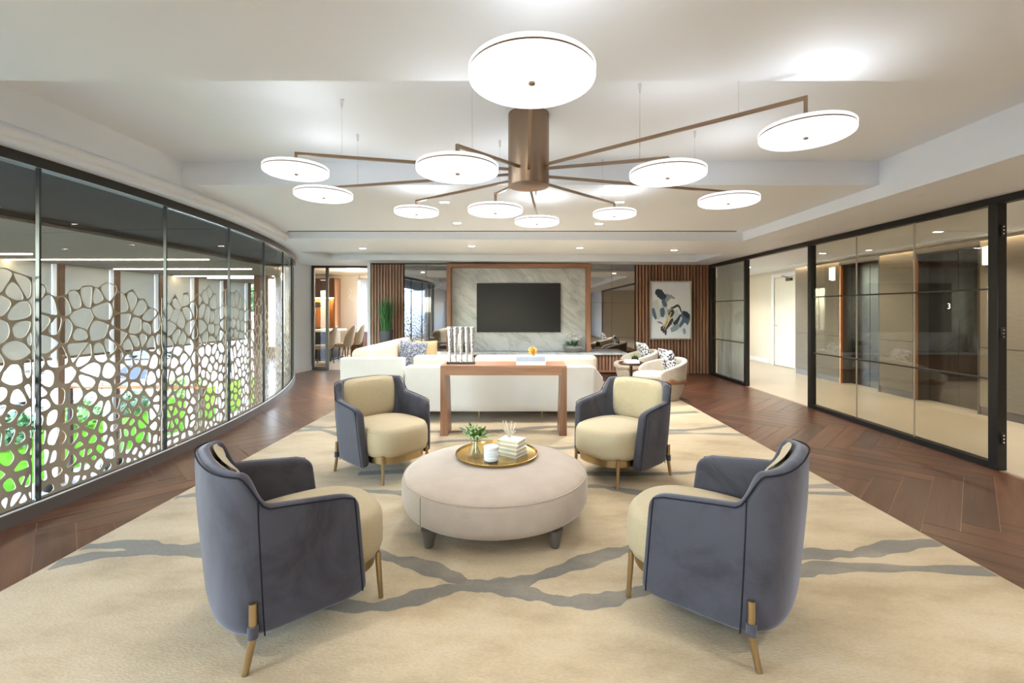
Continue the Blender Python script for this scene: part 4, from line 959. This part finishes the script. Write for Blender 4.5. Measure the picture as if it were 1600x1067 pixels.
t = thing('book', 'lower white book on the walnut side table', 'book', (1.96, 7.90, .479), .15, 'books on the side table'); flatbook(t, .24, .17, .03, M['bookwhite'])
t = thing('book', 'upper white book on the walnut side table', 'book', (1.97, 7.91, .509), .05, 'books on the side table'); flatbook(t, .22, .16, .03, M['bookwhite'])
pp = thing('potted_succulent', 'tiny green plant in a round black pot on the side table', 'plant', (2.07, 8.08, .479))
MB().lathe([(.03,0),(.055,.02),(.065,.055),(.052,.09),(.046,.09),(.01,.085)], 20).build('pot', M['black'], pp)
rs = random.Random(9)
for k in range(14):
    q = k*2.4; el = .35+.07*(k % 9); mb = MB(); blade(mb, (0,0,.085), (math.cos(q)*math.cos(el), math.sin(q)*math.cos(el), math.sin(el)), .10, .03, .15); mb.build('leaf', M['leaf'], pp)

# ------------------------------------------------------------------ things along the back wall
pg = thing('potted_grass', 'tall green grass in a charcoal planter against the slats', 'plant', (-2.80, 9.62, 0))
MB().lathe([(.11,.0),(.14,.93),(.15,.95),(.15,.97),(.13,.97),(.12,.93),(.01,.93)], 32).build('planter', M['planter'], pg)
MB().lathe([(.12,.945),(.1,.955),(.01,.96)], 20).build('gravel_top', M['paper'], pg)
rs = random.Random(4); mb = MB()
for k in range(520):
    q = rs.uniform(0, 2*PI); r0 = .10*math.sqrt(rs.random()); lean = abs(rs.gauss(0,.16)); h = rs.uniform(.5,.80)*(1-.25*lean)
    b0 = Vector((r0*math.cos(q), r0*math.sin(q), .95)); q2 = rs.uniform(0, 2*PI)
    p1 = b0+Vector((math.cos(q2)*lean*.35*h, math.sin(q2)*lean*.35*h, h*.55)); p2 = b0+Vector((math.cos(q2)*lean*h*1.0, math.sin(q2)*lean*h*1.0, h))
    sd = Vector((math.sin(q2+1), math.cos(q2+1), 0))*.0045
    mb.add([b0-sd, b0+sd, p1+sd*.8, p1-sd*.8, p2], [(0,1,2,3),(3,2,4)])
o = mb.build('grass_blades', M['grass'], pg, smooth=False); o['kind'] = 'stuff'
bv = thing('bottle_vase', 'hammered silver bottle vase at the marble ledge end', 'vase', (-1.28, 9.72, .515))
MB().lathe([(.04,0),(.06,.02),(.075,.13),(.065,.25),(.03,.38),(.018,.47),(.02,.52),(.014,.52)], 24).build('vase_body', M['silver'], bv)
bv = thing('bottle_vase', 'dark slim bottle vase beside the silver one', 'vase', (-1.12, 9.74, .515))
MB().lathe([(.035,0),(.05,.02),(.055,.12),(.03,.28),(.014,.34),(.016,.38),(.01,.38)], 20).build('vase_body', M['darkbronze'], bv)
ob = thing('flower_bowl', 'white flowers with dark leaves in a shallow grey bowl', 'plant', (1.15, 9.68, .515)); ob.scale = (1.22,.9,1.22)
MB().lathe([(.09,0),(.12,.02),(.17,.075),(.165,.10),(.13,.12),(.125,.11),(.01,.105)], 28).build('bowl', M['stone'], ob)
for k in range(26):
    q = k*2.4; el = .15+.045*(k % 20); mb = MB(); blade(mb, (.05*math.cos(q),.05*math.sin(q),.11), (math.cos(q)*math.cos(el), math.sin(q)*math.cos(el), math.sin(el)), .17, .055, .25); mb.build('leaf', M['leafdark'], ob)
for k in range(16):
    q = k*2.4+.5; r0 = .04+.008*k; z = .19+.011*((k*5) % 12); mb = MB()
    for j in range(5):
        qq = j*2*PI/5; blade(mb, (r0*math.cos(q), r0*math.sin(q), z), (math.cos(qq), math.sin(qq), .6), .055, .045, .1)
    mb.build('blossom', M['petal'], ob)
# abstract painting
pa = thing('abstract_painting', 'blue and white abstract painting in a pale metal frame', 'painting', (3.32, YB-.045, .77))
PWd, PHt = .45, 1.27
for b_ in ((-PWd,PWd,-.05,.0,0,.028),(-PWd,PWd,-.05,0,PHt-.028,PHt),(-PWd,-PWd+.028,-.05,0,.028,PHt-.028),(PWd-.028,PWd,-.05,0,.028,PHt-.028)): MB().box(*b_).build('frame_rail', M['silverframe'], pa, bevel=.003)
MB().box(-PWd+.028, PWd-.028, -.03, -.01, .028, PHt-.028).build('canvas', M['canvas'], pa, smooth=False)
pc = [mat('paint_%d' % i, c, .5) for i, c in enumerate(((.02,.035,.05),(.08,.13,.20),(.25,.31,.35),(.52,.56,.57),(.62,.46,.14),(.05,.03,.04),(.74,.74,.72)))]
def stroke(pts, cm, depth, widths, wob=.12, seed=0):
    r_ = random.Random(seed); C_ = catmull(pts, 8); n_ = len(C_); vs2 = []
    for i, p_ in enumerate(C_):
        a_, b_ = C_[max(i-1,0)], C_[min(i+1,n_-1)]; tx_, ty_ = b_[0]-a_[0], b_[1]-a_[1]; l_ = math.hypot(tx_, ty_) or 1; f_ = i/(n_-1)
        w_ = (widths[0]*(1-f_)**2+widths[1]*2*f_*(1-f_)*1.5+widths[2]*f_*f_)
        for s in (1, -1):
            ww = w_*(1+r_.uniform(-wob, wob)); x_ = min(max(-PWd+.03+(p_[0]+s*-ty_/l_*ww)*.84, -PWd+.03), PWd-.03); z_ = min(max(PHt-.03-(p_[1]+s*tx_/l_*ww)*1.21, .03), PHt-.03)
            vs2.append((x_, -.0305-depth*.0004, z_))
    MB().add(vs2, [(2*i, 2*i+1, 2*i+3, 2*i+2) for i in range(n_-1)]).build('brush_stroke', cm, pa, smooth=False)
ST = [  # points in canvas fractions, colour, widths
 ([(.25,.42),(.45,.5),(.6,.66),(.8,.72)], 3, (.10,.14,.10)), ([(.35,.25),(.5,.30),(.62,.34)], 2, (.05,.07,.04)), ([(.1,.32),(.14,.5),(.2,.66)], 3, (.06,.08,.05)),
 ([(.10,.17),(.22,.20),(.36,.30)], 0, (.03,.075,.05)), ([(.30,.30),(.34,.38),(.4,.42)], 1, (.04,.05,.02)), ([(.27,.46),(.29,.54),(.27,.62)], 1, (.04,.06,.03)), ([(.04,.46),(.07,.56),(.12,.66)], 1, (.02,.04,.02)),
 ([(.42,.42),(.55,.40),(.68,.36)], 6, (.06,.12,.04)), ([(.50,.46),(.58,.45),(.7,.42),(.78,.54)], 0, (.012,.02,.012)), ([(.42,.55),(.50,.52),(.58,.50)], 2, (.04,.05,.03)), ([(.45,.60),(.52,.56),(.57,.50)], 5, (.03,.05,.03)),
 ([(.24,.84),(.34,.82),(.45,.74),(.56,.66)], 5, (.03,.06,.02)), ([(.30,.86),(.36,.88),(.37,.95)], 0, (.05,.03,.012)), ([(.30,.83),(.38,.72),(.46,.62),(.52,.53)], 4, (.008,.022,.008)), ([(.34,.86),(.42,.74),(.50,.66)], 4, (.005,.010,.005)), ([(.36,.80),(.44,.70),(.47,.60)], 6, (.004,.008,.004)),
 ([(.78,.55),(.88,.62),(.99,.72)], 1, (.04,.08,.07)), ([(.82,.53),(.90,.58),(.99,.62)], 0, (.02,.05,.03)), ([(.58,.76),(.66,.70),(.76,.58)], 0, (.05,.03,.012)), ([(.72,.80),(.80,.72),(.86,.66)], 1, (.02,.04,.03)), ([(.5,.86),(.62,.82),(.72,.76)], 2, (.03,.05,.03)), ([(.82,.84),(.86,.88),(.84,.93)], 2, (.03,.03,.02)), ([(.15,.71),(.22,.72),(.3,.75)], 1, (.006,.012,.006)),
]
for k, (P_, ci, w_) in enumerate(ST): stroke(P_, pc[ci], k+1, [x*1.0 for x in w_], .16, k)

# ------------------------------------------------------------------ chandelier
HX, HY = .07, 3.12
ch = thing('chandelier', 'bronze chandelier of eleven glowing alabaster discs on radiating arms', 'chandelier', (HX, HY, 2.25))
MB().lathe([(.12,.004),(.138,.0),(.14,.004),(.14,.492)], 40).build('canopy_drum', M['bronze'], ch)
arms = [(1.379,2.184,2.42,2.229,.204,2.375), (.852,2.60,2.27,2.157,.212,2.35), (1.596,3.459,2.30,2.212,.218,2.325), (.898,4.257,2.40,2.28,.20,2.31), (.184,4.516,2.34,2.257,.222,2.29), (-.186,3.672,2.34,2.185,.222,2.31),
        (-.93,4.158,2.40,2.277,.20,2.32), (-1.512,3.536,2.35,2.275,.215,2.34), (-1.388,2.844,2.38,2.252,.192,2.36), (-.3216,2.407,2.27,2.124,.2167,2.35), (.045,1.51,2.26,2.156,.21,2.33)]
for X, Y, za, zd, r, zh in arms:
    d = Vector((X-HX, Y-HY)).normalized(); a0 = Vector((d.x*.135, d.y*.135, zh-2.25)); a1 = Vector((X-HX, Y-HY, za-2.25))
    def barseg(mb, p, q, w):
        t_ = (q-p).normalized(); s_ = t_.cross(Vector((0,0,1)));
        if s_.length < .1: s_ = Vector((d.y,-d.x,0))
        s_.normalize(); u_ = s_.cross(t_); mb.rings([[tuple(c_+s_*w*a_+u_*w*b_) for a_, b_ in ((-1,-1),(1,-1),(1,1),(-1,1))] for c_ in (p, q)])
    mb = MB(); barseg(mb, a0, a1, .0085); barseg(mb, a1+Vector((0,0,.0085)), Vector((a1.x, a1.y, zd+.046-2.25)), .0085)
    mb.build('arm', M['bronze'], ch, smooth=False)
    dk = thing('lamp_disc', '', '', (a1.x, a1.y, zd-2.25)); dk.parent = ch; del dk['label']; del dk['category']
    MB().lathe([(.01,.0),(r-.012,.0),(r-.002,.006),(r,.012),(r,.021),(.01,.021)], 56).build('lower_diffuser', M['glow'], dk)
    MB().lathe([(r-.03,.0205),(r-.0015,.0205),(r-.0015,.0295),(r-.03,.0295)], 56).build('bronze_band', M['bronze'], dk)
    MB().lathe([(.01,.028),(r,.028),(r,.040),(r-.005,.046),(.01,.046)], 56).build('upper_diffuser', M['glowup'], dk)
    MB().lathe([(.002,-.008),(.011,-.006),(.011,.001)], 14).build('finial', M['bronze'], dk)
    for nm, z_, rx, en in (('disc_lamp', -.012, 0, 2.6), ('disc_uplamp', .06, PI, .75)):
        l = bpy.data.lights.new(nm, 'SPOT'); l.energy = en; l.spot_size = 2.95; l.spot_blend = .5; l.color = (.98,.99,1); l.shadow_soft_size = .04
        lo = bpy.data.objects.new(nm, l); COL.objects.link(lo); lo.parent = dk; lo.location = (.05, 0, z_); lo.rotation_euler = (rx, 0, 0)
    if Y > 1.6:
        f_ = .80; wp = a0.lerp(a1, f_); zc = (Z2 if 2.24 < HY+wp.y < 4.1 else Z1) - 2.25
        MB().tube([wp, (wp.x, wp.y, zc-.02)], .0016, 5).build('suspension_wire', M['chrome'], ch)
        MB().lathe([(.004,-.05),(.010,-.02),(.010,0)], 10).build('ceiling_gripper', M['chrome'], ch, (wp.x, wp.y, zc))

# ------------------------------------------------------------------ ceiling downlights
def downlight(x, y, z, lab, e=8, c=(.97,.985,1)):
    t = thing('downlight', lab, 'downlight', (x, y, z), 0, 'recessed ceiling downlights')
    MB().box(-.055, .055, -.028, .028, -.005, .0).build('trim_plate', M['trim'], t, smooth=False)
    MB().box(-.045, .045, -.02, .02, -.0065, -.005).build('lens', M['spotglow'], t, smooth=False)
    l = bpy.data.lights.new('downlight_lamp', 'SPOT'); l.energy = e; l.spot_size = 2.4; l.spot_blend = .6; l.color = c; l.shadow_soft_size = .05
    o = bpy.data.objects.new('downlight_lamp', l); COL.objects.link(o); o.parent = t; o.location = (0, 0, -.02)
for x, y, z, lab in ((-.77,4.74,Z1,'small recessed downlight over the window-side armchair facing us'), (-.79,5.88,Z1,'small recessed downlight over the window end of the console'), (1.05,4.74,Z1,'small recessed downlight over the partition-side armchair facing us'), (1.05,5.92,Z1,'small recessed downlight over the sofa on the partition side'),
                     (-.75,7.28,zs(-.7),'small recessed downlight in the soffit, window side of the television'), (1.0,7.4,zs(1),'small recessed downlight in the soffit, partition side of the television')):
    downlight(x, y, z, lab, 16 if y < 5 else 42)

for k, (x, y) in enumerate(((-2.2,-1.2),(0,-1.2),(2.2,-1.2),(-2.2,.8),(2.2,.8),(-2.2,-3.6),(0,-3.6),(2.2,-3.6))):  # out-of-view downlights added to lift the room's ambient light
    downlight(x, y, Z1, 'unseen fill downlight added behind the viewpoint, %s' % ('first row, window side','first row, middle','first row, partition side','above the rug, window side','above the rug, partition side','last row, window side','last row, middle','last row, partition side')[k], 30)
for k, y in enumerate((1.5, 3.6, 5.8, 8.0, 10.6, 12.6)):
    downlight(5.35, y, 2.405, 'recessed corridor ceiling downlight, %s from the near end' % ORD[k], 26, (1,.93,.80))
for k, x in enumerate((-2.6, 2.6)):  # extra pair added to brighten the rear of the room
    downlight(x, 7.6, zs(x), 'added fill downlight in the rear soffit, outermost %s' % ('on the window side' if x < 0 else 'on the partition side'), 60)
